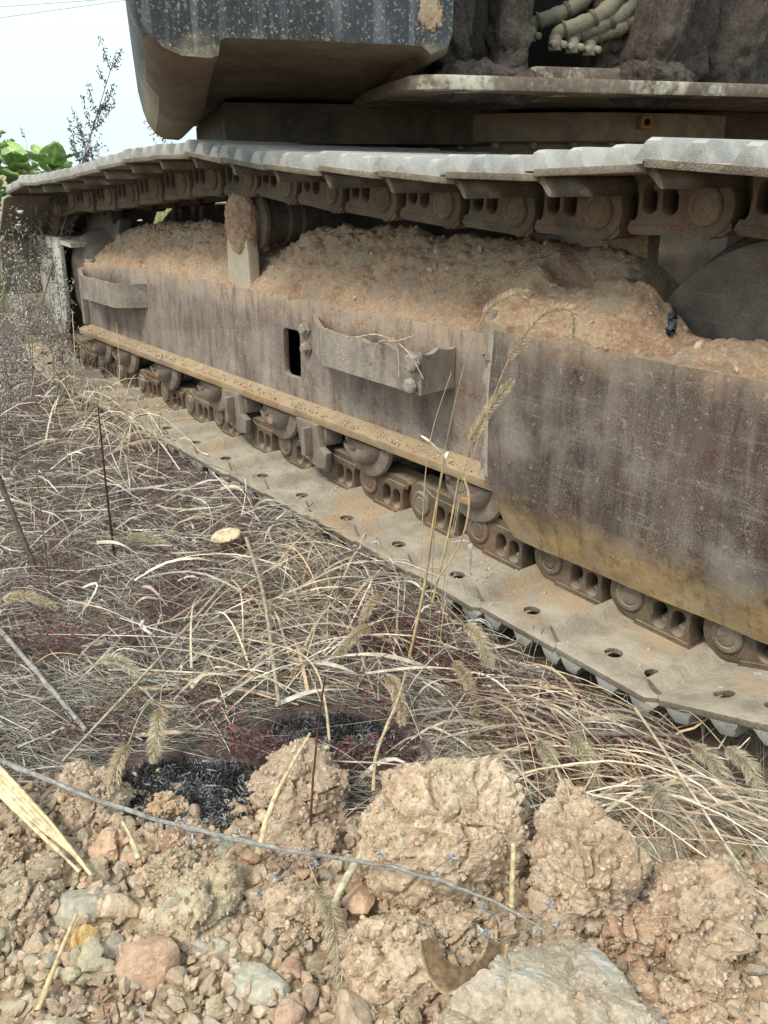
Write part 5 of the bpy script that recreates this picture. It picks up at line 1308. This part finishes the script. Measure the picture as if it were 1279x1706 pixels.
# tall nodding foxtails rising in front of the guard plate
foxtail([ground_pt(-1.00, 0.86), (-1.005, 0.875, 0.30), (-0.985, 0.905, 0.52), (-0.965, 0.925, 0.600)], [(-0.965, 0.925, 0.600), (-0.945, 0.945, 0.622), (-0.918, 0.968, 0.632)], 'tall foxtail nodding to the right in front of the packed clay', 0.0105, (0.40, 0.32, 0.22), 520, 30, 0.0008)
foxtail([ground_pt(-0.99, 0.87), (-0.985, 0.90, 0.28), (-0.955, 0.935, 0.46), (-0.935, 0.95, 0.535)], [(-0.935, 0.95, 0.535), (-0.905, 0.985, 0.600), (-0.875, 1.012, 0.605), (-0.868, 1.012, 0.570)], 'arching foxtail with a thick pale head at the guard plate edge', 0.0115, (0.42, 0.33, 0.22), 600, 31, 0.0008)
foxtail([ground_pt(-1.01, 0.88), (-1.0, 0.90, 0.22), (-0.985, 0.925, 0.40)], [(-0.985, 0.925, 0.40), (-0.968, 0.945, 0.45), (-0.94, 0.965, 0.500)], 'slender foxtail leaning right below the thick arching head', 0.010, (0.46, 0.38, 0.25), 900, 32)

# ---------------------------------------------------------------- sticks, stalks, twigs
def stalk(name, pts, r0, r1, col, label, cat, sides=7, n=26, rough=0.15, mat='twig', seed=0, group=None):
    r2 = np.random.default_rng(seed); S = spline(pts, n); t = np.linspace(0, 1, n)
    S = S + r2.normal(size=S.shape) * r0 * 0.06
    W = (r0 + (r1 - r0) * t) * (1 + r2.normal(size=n) * rough * 0.5)
    v, f, c = strands(S[None], np.abs(W)[None], np.array([col]), sides, r2)
    c = c * r2.uniform(0.8, 1.15, (len(c), 1))
    o = link_obj(name, np_mesh(name, v, f, True, c), None, M[mat]); tag(o, label, cat, group); return o
def G(x, y, dz): return (x, y, gh1(x, y) + dz)
# the long grey twig across the foreground, with side twigs and dry flower heads
tw_pts = [(-1.10, 0.14, 0.112), (-1.028, 0.178, 0.108), (-0.86, 0.267, 0.100), (-0.709, 0.358, 0.105), (-0.572, 0.437, 0.130), (-0.48, 0.494, 0.125), (-0.426, 0.526, 0.105)]
tw = empty('twig', tw_pts[0]); tag(tw, 'long grey twig lying diagonally across the clods, with dry flower heads', 'twig')
S = spline(tw_pts, 60); W = np.linspace(0.0037, 0.0013, 60) * (1 + 0.10 * rg.normal(size=60)); W[[12, 25, 34, 45]] *= 1.5
S = S + rg.normal(size=S.shape) * 0.0006
v, f, c = strands(S[None], W[None], np.array([[0.27, 0.255, 0.235]]), 8, rg); c = c * rg.uniform(0.7, 1.25, (len(c), 1))
link_obj('stem', np_mesh('stem', v, f, True, c), tw, M['twig'])
V0, F0 = ICO[1]
for k in range(15):
    i = int(rg.integers(26, 58)); p = S[i]; q = p + np.array([*(RT * rg.uniform(-0.05, 0.05) - FW * rg.uniform(-0.03, 0.045)), rg.uniform(-0.02, 0.02)])
    mid = (p + q) / 2 + rg.normal(size=3) * 0.006
    a = strands(spline([p, mid, q], 8)[None], np.linspace(0.0009, 0.0004, 8)[None], np.array([[0.24, 0.21, 0.18]]), 4, rg)
    br_ = link_obj('side_twig', np_mesh('side_twig', *a[:2], True, a[2]), tw, M['twig'])
    nb = 14; d = rg.normal(size=(nb, 3)); d /= np.linalg.norm(d, axis=1)[:, None]
    b = strands(np.stack([np.repeat(q[None], nb, 0), q + d * 0.003, q + d * rg.uniform(0.004, 0.008, (nb, 1))], 1), np.repeat(np.array([[0.0006, 0.0012, 0.0004]]), nb, 0), np.array([0.40, 0.40, 0.41]) * rg.uniform(0.6, 1.2, (nb, 1)), 2, rg)
    link_obj('dry_flower', np_mesh('dry_flower', b[0], b[1], False, b[2]), br_, M['seed'])
# split pale stalk, lower left: several splinters held together
sp_ = empty('split_stalk', (-0.93, 0.19, 0.06)); tag(sp_, 'bleached split maize stalk at the left edge of the rubble', 'stalk')
for k in range(5):
    off = RT * (k - 2) * 0.0055; e = rg.uniform(-0.02, 0.03)
    pts = [(-1.035 + off[0], 0.166 + off[1], 0.085 + 0.004 * k), (-0.93 + off[0] * 1.2, 0.188 + off[1] * 1.2, 0.078), (-0.835 + off[0] * 0.6 - e, 0.212 + off[1] * 0.6 + e * 0.3, 0.058)]
    S = spline(pts, 14); v, f, c = strands(S[None], (np.linspace(0.0048, 0.0022, 14) * (1 + 0.1 * rg.normal(size=14)))[None], np.array([[0.66, 0.53, 0.33]]) * rg.uniform(0.85, 1.1), 4, rg)
    link_obj('splinter', np_mesh('splinter', v, f, True, c * rg.uniform(0.85, 1.1, (len(c), 1))), sp_, M['twig'])
stalk('straw_stalk', [(-0.725, 0.373, 0.070), (-0.755, 0.415, 0.108), (-0.80, 0.495, 0.140)], 0.0042, 0.0014, (0.62, 0.48, 0.29), 'pale peeled stalk standing across the twig in front of the squarish clod', 'stalk', seed=1)
stalk('wood_splinter', [(-0.606, 0.392, 0.068), (-0.622, 0.424, 0.082), (-0.637, 0.460, 0.090)], 0.0034, 0.0058, (0.60, 0.52, 0.36), 'short flat bleached splinter left of the largest clod', 'splinter', sides=4, seed=2)
stalk('wood_splinter', [(-0.800, 0.262, 0.070), (-0.818, 0.262, 0.088), (-0.842, 0.262, 0.095)], 0.0045, 0.0012, (0.66, 0.55, 0.35), 'small curved pale sheath standing in the rubble at left', 'splinter', sides=4, seed=3)
stalk('straw_stalk', [(-0.690, 0.112, 0.050), (-0.735, 0.150, 0.060), (-0.772, 0.180, 0.062)], 0.0030, 0.0016, (0.56, 0.42, 0.24), 'tan stalk lying in the bottom left corner of the rubble', 'stalk', seed=4)
stalk('straw_stalk', [(-0.505, 0.560, 0.055), (-0.512, 0.566, 0.085), (-0.522, 0.575, 0.120)], 0.0036, 0.0026, (0.60, 0.50, 0.32), 'short pale stalk wedged between the largest and the pointed clod', 'stalk', seed=5)
stalk('weed_stalk', [(-0.735, 0.449, 0.050), (-0.742, 0.462, 0.13), (-0.735, 0.470, 0.22), (-0.720, 0.468, 0.270)], 0.0016, 0.0009, (0.10, 0.055, 0.040), 'thin dark red-brown stem standing in front of the squarish clod', 'stem', seed=6)
stalk('weed_stalk', [G(-1.759, 0.443, 0.0), (-1.80, 0.42, 0.16), (-1.86, 0.40, 0.30), (-1.92, 0.385, 0.42)], 0.0062, 0.0048, (0.13, 0.105, 0.085), 'dark broken weed stem standing at the left edge', 'stem', seed=7)
stalk('weed_stalk', [G(-1.788, 0.616, 0.0), (-1.80, 0.62, 0.15), (-1.835, 0.635, 0.33)], 0.0030, 0.0018, (0.045, 0.035, 0.03), 'thin black stem standing upright left of centre', 'stem', seed=8)
stalk('weed_stalk', [G(-1.66, 0.435, 0.0), (-1.70, 0.45, 0.14), (-1.74, 0.465, 0.26)], 0.0014, 0.0008, (0.10, 0.08, 0.065), 'hair-thin black stem between the two dead stems at left', 'stem', seed=9)
stalk('stick', [G(-1.579, 0.834, 0.06), G(-1.30, 0.715, 0.06), G(-1.017, 0.576, 0.035)], 0.0042, 0.0034, (0.36, 0.29, 0.22), 'grey-brown stick pointing from the track to the smaller burnt patch', 'stick', seed=10)
stalk('stick', [G(-1.55, 0.300, 0.035), G(-1.32, 0.308, 0.035), G(-1.13, 0.318, 0.03)], 0.0048, 0.0034, (0.30, 0.275, 0.245), 'weathered grey stick on the straw at the left edge', 'stick', seed=11)
stalk('stick', [G(-1.42, 0.70, 0.05), G(-1.24, 0.50, 0.05), G(-1.06, 0.26, 0.035)], 0.0030, 0.0022, (0.42, 0.35, 0.26), 'long pale straight stalk slanting down to the upright left clod', 'stick', seed=12)
stalk('stick', [G(-0.74, 0.80, 0.04), G(-0.66, 0.90, 0.05), G(-0.60, 0.99, 0.045), G(-0.50, 1.03, 0.03)], 0.0055, 0.0022, (0.19, 0.155, 0.135), 'dark crooked branch lying under the right track shoes', 'branch', seed=13)
stalk('straw_stalk', [G(-0.90, 0.59, 0.03), G(-1.00, 0.64, 0.07), G(-1.10, 0.66, 0.06), G(-1.19, 0.62, 0.05)], 0.0021, 0.0014, (0.54, 0.43, 0.28), 'bent golden stalk arching behind the smaller burnt patch', 'stalk', seed=14)
stalk('straw_stalk', [G(-0.735, 0.545, 0.05), G(-0.80, 0.60, 0.07), G(-0.87, 0.69, 0.08), G(-0.95, 0.77, 0.06)], 0.0026, 0.0018, (0.52, 0.41, 0.26), 'golden stalk leaning back from the largest clod into the straw', 'stalk', seed=15)
stalk('straw_stalk', [G(-0.52, 0.80, 0.06), G(-0.46, 0.86, 0.05), G(-0.40, 0.93, 0.03)], 0.0020, 0.0014, (0.55, 0.48, 0.36), 'white straight straw lying below the last shoe at right', 'stalk', seed=16)
stalk('straw_stalk', [G(-0.66, 0.97, 0.07), G(-0.52, 0.86, 0.09), G(-0.385, 0.80, 0.035)], 0.0022, 0.0016, (0.55, 0.48, 0.35), 'long pale straw slanting down to the rounded right clod', 'stalk', seed=17)
# bleached bent stalk rising before the track, with hanging white leaves
bs = empty('bent_stalk', ground_pt(-1.03, 0.835)); tag(bs, 'leaning bleached grass stalk with curled white leaves before the track', 'stalk')
for pts, r0, r1, col, nm in (([ground_pt(-1.03, 0.835), (-1.045, 0.885, 0.13), (-1.045, 0.905, 0.26), (-1.035, 0.92, 0.375)], 0.0032, 0.0016, (0.42, 0.31, 0.17), 'stem'),
                             ([(-1.035, 0.90, 0.14), (-1.005, 0.93, 0.22), (-1.00, 0.94, 0.30), (-1.03, 0.93, 0.365)], 0.0014, 0.0024, (0.50, 0.38, 0.22), 'stem'),
                             ([(-1.045, 0.905, 0.10), (-1.03, 0.925, 0.23), (-1.02, 0.935, 0.33)], 0.0022, 0.0014, (0.46, 0.34, 0.19), 'stem'),
                             ([(-1.05, 0.88, 0.12), (-1.06, 0.90, 0.36), (-1.04, 0.93, 0.50)], 0.0010, 0.0006, (0.44, 0.35, 0.22), 'stem')):
    S = spline(pts, 18); v, f, c = strands(S[None], np.linspace(r0, r1, 18)[None], np.array([col]), 5, rg); link_obj(nm, np_mesh(nm, v, f, True, c * rg.uniform(0.85, 1.1, (len(c), 1))), bs, M['straw'])
for pts in ([(-1.035, 0.925, 0.372), (-1.018, 0.935, 0.395), (-1.004, 0.944, 0.408), (-0.998, 0.945, 0.400)], [(-1.04, 0.915, 0.368), (-1.062, 0.905, 0.385), (-1.078, 0.900, 0.392)], [(-1.035, 0.92, 0.37), (-1.02, 0.905, 0.372), (-1.012, 0.90, 0.345)], [(-1.03, 0.93, 0.21), (-1.00, 0.945, 0.215), (-0.995, 0.945, 0.16)]):
    S = spline(pts, 14); W = 0.0052 * np.sin(np.pi * np.linspace(0.08, 0.98, 14)) ** 0.7
    v, f, c = strands(S[None], W[None], np.array([[0.72, 0.68, 0.60]]), 2, np.random.default_rng(4)); link_obj('leaf', np_mesh('leaf', v, f, True, c), bs, M['straw'])

# ---------------------------------------------------------------- curled dry leaf, pale leaf scrap, scraps on the machine
def curled_leaf():
    nu, nv = 56, 28; u, v_ = np.meshgrid(np.linspace(-1, 1, nu), np.linspace(0, 1, nv), indexing='ij'); u = u.ravel(); v_ = v_.ravel()
    # a half cup: rim curls forward, ends turn up
    a = u * 1.25; rad_ = 0.020 + 0.020 * v_ * (1 - 0.25 * u ** 2)
    X = np.sin(a) * rad_ * 1.25; Y = -np.cos(a) * rad_ * 0.75 + 0.010 * np.abs(u) ** 3
    Z = -0.030 * v_ ** 1.5 * (1 - 0.55 * u ** 2) + 0.010 * np.sin(u * 5 + 0.6) * v_ + 0.012 * np.maximum(0, v_ - 0.72) * 3 * (1 + 0.5 * np.sin(u * 7)) + 0.016 * u ** 2
    P = np.stack([X, Y, Z], 1)
    nn = fbm(P * 160, 3, 3)
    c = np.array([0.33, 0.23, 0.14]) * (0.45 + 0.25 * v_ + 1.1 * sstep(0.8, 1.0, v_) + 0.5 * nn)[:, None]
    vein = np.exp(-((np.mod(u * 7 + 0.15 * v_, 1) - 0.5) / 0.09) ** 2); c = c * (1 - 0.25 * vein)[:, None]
    ii = np.arange(nu * nv).reshape(nu, nv); Fc = np.stack([ii[:-1, :-1], ii[1:, :-1], ii[1:, 1:], ii[:-1, 1:]], -1).reshape(-1, 4)
    return np_mesh('curled_leaf', P, Fc, True, c)
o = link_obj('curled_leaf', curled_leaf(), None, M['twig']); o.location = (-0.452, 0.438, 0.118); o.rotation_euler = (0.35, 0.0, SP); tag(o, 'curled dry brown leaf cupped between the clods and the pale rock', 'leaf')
V0, F0 = ICO[3]; P = V0 * np.array([0.035, 0.024, 0.007]); P = P + V0 * (0.004 * fbm(V0 * 2, 2, 9))[:, None]
o = link_obj('pale_scrap', solid_col(np_mesh('pale_scrap', P, F0), (0.56, 0.46, 0.30), 0.1), None, M['twig']); o.location = G(-1.66, 0.826, 0.045); o.rotation_euler = (0.35, -0.2, SP); tag(o, 'cream oval scrap lying in the straw near the track', 'scrap')
for k, (x, y, z, s_, lab, mt) in enumerate([(-0.600, 1.098, 0.070, 0.010, 'yellowish pebble on the last lower shoe beside a bolt hole', 'stone_yellow'), (-0.905, 1.135, 0.058, 0.007, 'small orange pebble on a lower shoe near the guard', 'clay_orange'),
                                           (-0.76, 1.13, 0.058, 0.0065, 'small tan pebble on the shoe below the guard lip', 'clay'), (-0.582, 1.175, 0.072, 0.012, 'grey chip of stone lying at the link on the last shoe', 'stone_pale'), (-0.53, 1.13, 0.075, 0.006, 'tiny red brick chip on the last lower shoe', 'clay_red')]):
    clod('pebble', (x, y, z), (s_ * 1.2, s_, s_ * 0.8), M[mt], lab, 'pebble', None, 'stone', 3, 60 + k)
stalk('twig', [(-0.585, 1.150, 0.073), (-0.555, 1.175, 0.076), (-0.52, 1.205, 0.085)], 0.0028, 0.0018, (0.46, 0.33, 0.20), 'short tan twig on the last lower shoe beside the stone chip', 'twig', seed=20)
# dark blue rag pressed into the clay
S = spline([(-0.838, 1.205, 0.588), (-0.822, 1.185, 0.578), (-0.815, 1.172, 0.566)], 22)
parts = [strands((S + rg.normal(size=S.shape) * 0.0022)[None], (0.0032 * (1 + 0.4 * rg.normal(size=22)))[None], np.array([[0.035, 0.045, 0.062]]) * rg.uniform(0.6, 2.2), 3, rg) for k in range(5)]
v, f, c = join_np(parts); o = link_obj('cloth_scrap', np_mesh('cloth_scrap', v, f, True, c), None, M['leafy']); tag(o, 'dark blue strip of rag pressed into the clay beside the idler', 'rag')
# straw hanging over the step bracket
for k, pts in enumerate([[(-1.50, 1.075, 0.475), (-1.42, 1.07, 0.492), (-1.36, 1.07, 0.478), (-1.345, 1.065, 0.42)], [(-1.33, 1.09, 0.500), (-1.36, 1.07, 0.488), (-1.42, 1.068, 0.474), (-1.43, 1.066, 0.41)], [(-1.38, 1.075, 0.49), (-1.32, 1.07, 0.47), (-1.27, 1.065, 0.43)]]):
    stalk('straw_stalk', pts, 0.0016, 0.0009, (0.48, 0.38, 0.25), ['dry straw hooked over the step bracket, longest of three', 'dry straw hanging down the front of the step bracket', 'dry straw hooked over the right end of the step bracket'][k], 'straw', seed=40 + k, mat='straw')

# ---------------------------------------------------------------- dead weeds at the left
def weed(base, top, label, n_br, L, droop, seedcol, stemcol, r0, seed, style='plume', blob=0.004):
    r2 = np.random.default_rng(seed); base = np.array(base); top = np.array(top)
    th = empty('dead_weed', tuple(base)); tag(th, label, 'weed')
    mid = (base + top) / 2 + np.array([*(RT * r2.uniform(-0.02, 0.02)), 0.02]); S = spline([base, mid, top], 24)
    v, f, c = strands(S[None], np.linspace(r0, r0 * 0.25, 24)[None], np.array([stemcol]), 5, r2); link_obj('stem', np_mesh('stem', v, f, True, c), th, M['twig'])
    br, sd_ = [], []
    for k in range(n_br):
        u = r2.uniform(0.35, 1.0) if style == 'plume' else r2.uniform(0.15, 1.0)
        p = S[int(u * 23)]; sgn = r2.choice([-1, 1]); l_ = L * (1.15 - u * 0.75) * r2.uniform(0.6, 1.2)
        d = np.array([*(RT * sgn * r2.uniform(0.3, 0.9) + FW * r2.uniform(-0.5, 0.5)), r2.uniform(0.35, 1.0)]); d /= np.linalg.norm(d)
        ax = (top - base) / np.linalg.norm(top - base); d = d * 0.75 + ax * (0.5 if style == 'plume' else 0.1)
        q = p + d * l_; m_ = (p + q) / 2 + np.array([0, 0, -droop * l_]) ; Bp = spline([p, m_, q], 10); br.append(Bp)
        nb = int(max(6, l_ / blob * (2.6 if style == 'plume' else 0.9)))
        for j in range(nb):
            t = r2.uniform(0.25 if style == 'plume' else 0.3, 1.0); c0 = Bp[int(t * 9)] + r2.normal(size=3) * blob * (0.9 if style == 'plume' else 1.6)
            sd_.append((c0, c0 + r2.normal(size=3) * blob * 0.8 + np.array([0, 0, -blob * 0.4])))
    b = strands(np.array(br), np.repeat(np.linspace(r0 * 0.35, r0 * 0.14, 10)[None], len(br), 0), np.repeat(np.array([stemcol]), len(br), 0), 3, r2); link_obj('branches', np_mesh('branches', b[0], b[1], True, b[2]), th, M['twig'])
    A = np.array([[a, (a + e) / 2 + 0.0, e] for a, e in sd_]); nS = len(A)
    s_ = strands(A, np.repeat(np.array([[blob * 0.18, blob * 0.42, blob * 0.1]]), nS, 0), np.array(seedcol) * r2.uniform(0.55, 1.35, (nS, 1)), 3, r2)
    link_obj('seed_heads' if style == 'plume' else 'dry_leaves', np_mesh('seeds', s_[0], s_[1], False, s_[2]), th, M['seed'])
    return th
weed((-3.80, 1.005, -0.02), (-3.423, 1.406, 1.205), 'tall dead weed with a feathery seed plume against the sky', 44, 0.20, 0.10, (0.15, 0.13, 0.12), (0.20, 0.165, 0.14), 0.0042, 1, 'plume', 0.0062)
weed((-3.75, 1.04, 0.0), (-3.72, 1.13, 0.70), 'dead weed with pale curled leaves in front of the motor cover', 26, 0.16, 0.15, (0.40, 0.37, 0.34), (0.22, 0.18, 0.15), 0.003, 2, 'leaf', 0.009)
weed((-3.20, 0.80, 0.0), (-3.20, 0.86, 0.54), 'dead weed at the left edge beside the track end', 28, 0.16, 0.15, (0.40, 0.38, 0.37), (0.20, 0.17, 0.15), 0.003, 3, 'leaf', 0.008)
weed((-3.50, 1.08, 0.0), (-3.50, 1.11, 0.50), 'short dead weed with pale leaves before the track frame end', 26, 0.12, 0.15, (0.38, 0.35, 0.30), (0.24, 0.20, 0.15), 0.0025, 4, 'leaf', 0.008)
weed((-2.95, 0.66, 0.0), (-2.98, 0.70, 0.32), 'dead weed with grey leaves low at the left edge', 30, 0.12, 0.15, (0.40, 0.37, 0.35), (0.18, 0.15, 0.13), 0.0025, 5, 'leaf', 0.008)
weed((-4.1, 1.20, 0.0), (-3.75, 1.22, 0.80), 'thin dead weed leaning over the end of the upper track', 16, 0.12, 0.1, (0.34, 0.31, 0.29), (0.22, 0.18, 0.15), 0.0025, 6, 'leaf', 0.008)
weed((-5.26, 1.93, 0.0), (-5.25, 1.95, 1.00), 'bushy dead weed behind the sloping upper track', 46, 0.22, 0.05, (0.24, 0.24, 0.26), (0.25, 0.22, 0.20), 0.004, 7, 'leaf', 0.012)
weed((-4.80, 2.02, 0.0), (-4.70, 2.16, 1.09), 'sparse dead weed with round buds beside the counterweight', 22, 0.30, 0.05, (0.20, 0.17, 0.17), (0.25, 0.21, 0.20), 0.003, 8, 'leaf', 0.009)
weed((-5.75, 1.74, 0.0), (-5.74, 1.745, 1.03), 'dead weed with a dark tufted head standing among the green plants', 10, 0.10, 0.1, (0.22, 0.20, 0.19), (0.30, 0.26, 0.20), 0.003, 9, 'plume', 0.008)
weed((-3.3, 0.90, 0.0), (-3.36, 0.95, 0.44), 'dead weed with small white dry flowers near the motor cover', 28, 0.14, 0.12, (0.55, 0.53, 0.50), (0.22, 0.18, 0.15), 0.0022, 10, 'leaf', 0.0075)
WL = ['in front of the track end', 'beside the tall feathery weed', 'low before the motor cover', 'at the very left edge, half way down', 'at the left edge above the straw', 'between the motor cover and the straw tuft', 'left of the frame ledge', 'lowest of the left-edge group']
for k, (x, y, h) in enumerate([(-3.45, 0.93, 0.66), (-3.60, 1.0, 0.55), (-3.35, 1.0, 0.34), (-3.05, 0.745, 0.44), (-2.85, 0.68, 0.26), (-3.15, 0.98, 0.30), (-3.28, 1.04, 0.40), (-2.65, 0.62, 0.18)]):
    weed((x, y, 0.0), (x + random.uniform(-0.06, 0.06), y + random.uniform(-0.03, 0.05), h), 'grey dead weed with shrivelled leaves ' + WL[k], 17, 0.13, 0.15, (0.33, 0.30, 0.27), (0.24, 0.20, 0.17), 0.0024, 120 + k, 'leaf', 0.0085)
stalk('straw_stalk', [G(-3.1, 0.98, 0.0), (-3.13, 1.02, 0.16), (-3.18, 1.05, 0.34)], 0.0022, 0.0012, (0.56, 0.47, 0.31), 'pale upright straw before the far end of the track frame', 'stalk', seed=50)
stalk('straw_stalk', [G(-2.75, 0.98, 0.0), (-2.88, 1.08, 0.14), (-2.96, 1.12, 0.32)], 0.0016, 0.0009, (0.52, 0.42, 0.27), 'thin straw leaning across the frame ledge at its far end', 'stalk', seed=51)
# ---------------------------------------------------------------- leafy green plants beyond
def leafy_plant(x, y, h, n, label, seed, size):
    r2 = np.random.default_rng(seed); z = gh1(x, y)
    th = empty('leafy_plant', (x, y, z)); tag(th, label, 'plant', 'green plants in the field')
    nu, nv = 12, 9; u, w_ = np.meshgrid(np.linspace(0, 1, nu), np.linspace(-1, 1, nv), indexing='ij'); u = u.ravel(); w_ = w_.ravel()
    ii = np.arange(nu * nv).reshape(nu, nv); Fq = np.stack([ii[:-1, :-1], ii[1:, :-1], ii[1:, 1:], ii[:-1, 1:]], -1).reshape(-1, 4)
    for k in range(n):
        az = 6.283 * k / n * 2.4 + r2.uniform(-0.4, 0.4); el = r2.uniform(0.35, 1.2); L = size * r2.uniform(0.7, 1.2); p0 = np.array([x, y, z + h * r2.uniform(0.35, 1.0)])
        wd = L * 0.38 * np.sin(np.pi * np.clip(u, 0.03, 0.99) ** 0.75) ** 0.7
        lx = u * L; ly = w_ * wd * (1 + 0.05 * np.sin(u * 40)); lz = -0.45 * L * u ** 2 * r2.uniform(0.5, 1.3) + 0.10 * L * w_ ** 2 + 0.025 * L * np.sin(u * 17 + w_ * 4) 
        ce, se = math.cos(el), math.sin(el); X = lx * ce - lz * se; Z = lx * se + lz * ce; ca, sa = math.cos(az), math.sin(az)
        P = np.stack([X * ca - ly * sa, X * sa + ly * ca, Z], 1) + p0
        c = np.array([0.27, 0.42, 0.14]) * r2.uniform(0.7, 1.25) * (1 + 0.5 * np.exp(-(w_ / 0.10) ** 2))[:, None] * np.array([1.1, 1.0, 1.1])
        link_obj('leaf', np_mesh('leaf', P, Fq, True, c), th, M['green'])
    S = spline([(x, y, z), (x + 0.02, y, z + h * 0.5), (x, y, z + h)], 6); v, f, c = strands(S[None], np.full((1, 6), 0.012), np.array([[0.16, 0.26, 0.08]]), 6, r2); link_obj('stem', np_mesh('stem', v, f, True, c), th, M['green'])
for k, (px_, d_, h, lab) in enumerate([(-0.425, 6.6, 0.80, 'broad-leaved green plant at the left edge of the picture'), (-0.385, 6.9, 0.76, 'broad-leaved green plant, second from the left edge'), (-0.35, 7.4, 0.74, 'pale broad-leaved green plant, third from the left edge'),
                                    (-0.320, 7.8, 0.60, 'green plant nearest to the sloping upper track'), (-0.50, 7.2, 0.8, 'green plant half cut off by the left edge'), (-0.415, 8.2, 0.78, 'green plant behind the first two of the row'), (-0.30, 8.6, 0.58, 'low green plant furthest right in the field')]):
    p = FW * d_ + RT * d_ * px_; leafy_plant(p[0], p[1], h + 0.10, 34, lab, 70 + k, 0.25)
# low wild growth round them
def far_tufts(n):
    f = rg.uniform(5.2, 16, n); r = f * rg.uniform(-0.62, -0.18, n); xy = f[:, None] * FW + r[:, None] * RT; K = 4; t = np.linspace(0, 1, K)[None]
    a = rg.uniform(0, 6.3, (n, 1)); L = rg.uniform(0.15, 0.5, (n, 1)); lean = rg.uniform(0.1, 0.7, (n, 1))
    X = xy[:, :1] + np.cos(a) * L * lean * t ** 1.5; Y = xy[:, 1:] + np.sin(a) * L * lean * t ** 1.5; Z = ground_h(X.ravel(), Y.ravel(), False).reshape(X.shape) + L * t * (1 - 0.3 * lean * t)
    cols = np.array([[0.22, 0.26, 0.10], [0.34, 0.31, 0.15], [0.40, 0.34, 0.19], [0.17, 0.24, 0.08]])[rg.integers(0, 4, n)] * rg.uniform(0.7, 1.2, (n, 1))
    return strands(np.stack([X, Y, Z], -1), 0.006 * (1.05 - t) * np.ones((n, 1)), cols, 2, rg)
v, f, c = far_tufts(6000); o = link_obj('field_grass', np_mesh('field_grass', v, f, False, c), None, M['straw']); tag(o, 'yellow-green field grass beyond the machine', 'grass', kind='stuff')
# overhead wires far off
for k, (zc, sl, lab) in enumerate([(11.434, 4.3, 'upper of two thin overhead wires in the sky'), (10.772, 8.4, 'lower of two thin overhead wires in the sky')]):
    pts = []
    for i in range(60):
        q = -1.0 + 1.9 * i / 59; p = FW * 70 + RT * 70 * q; dq = q + 0.382; pts.append((p[0], p[1], zc + sl * dq * (1.0 if abs(dq) < 0.15 else 1.0) + 0.8 * dq * dq))
    mb = MB(); mb.tube(pts, 0.014, 6); o = mb.build('overhead_wire', M['dark_steel']); tag(o, lab, 'wire')
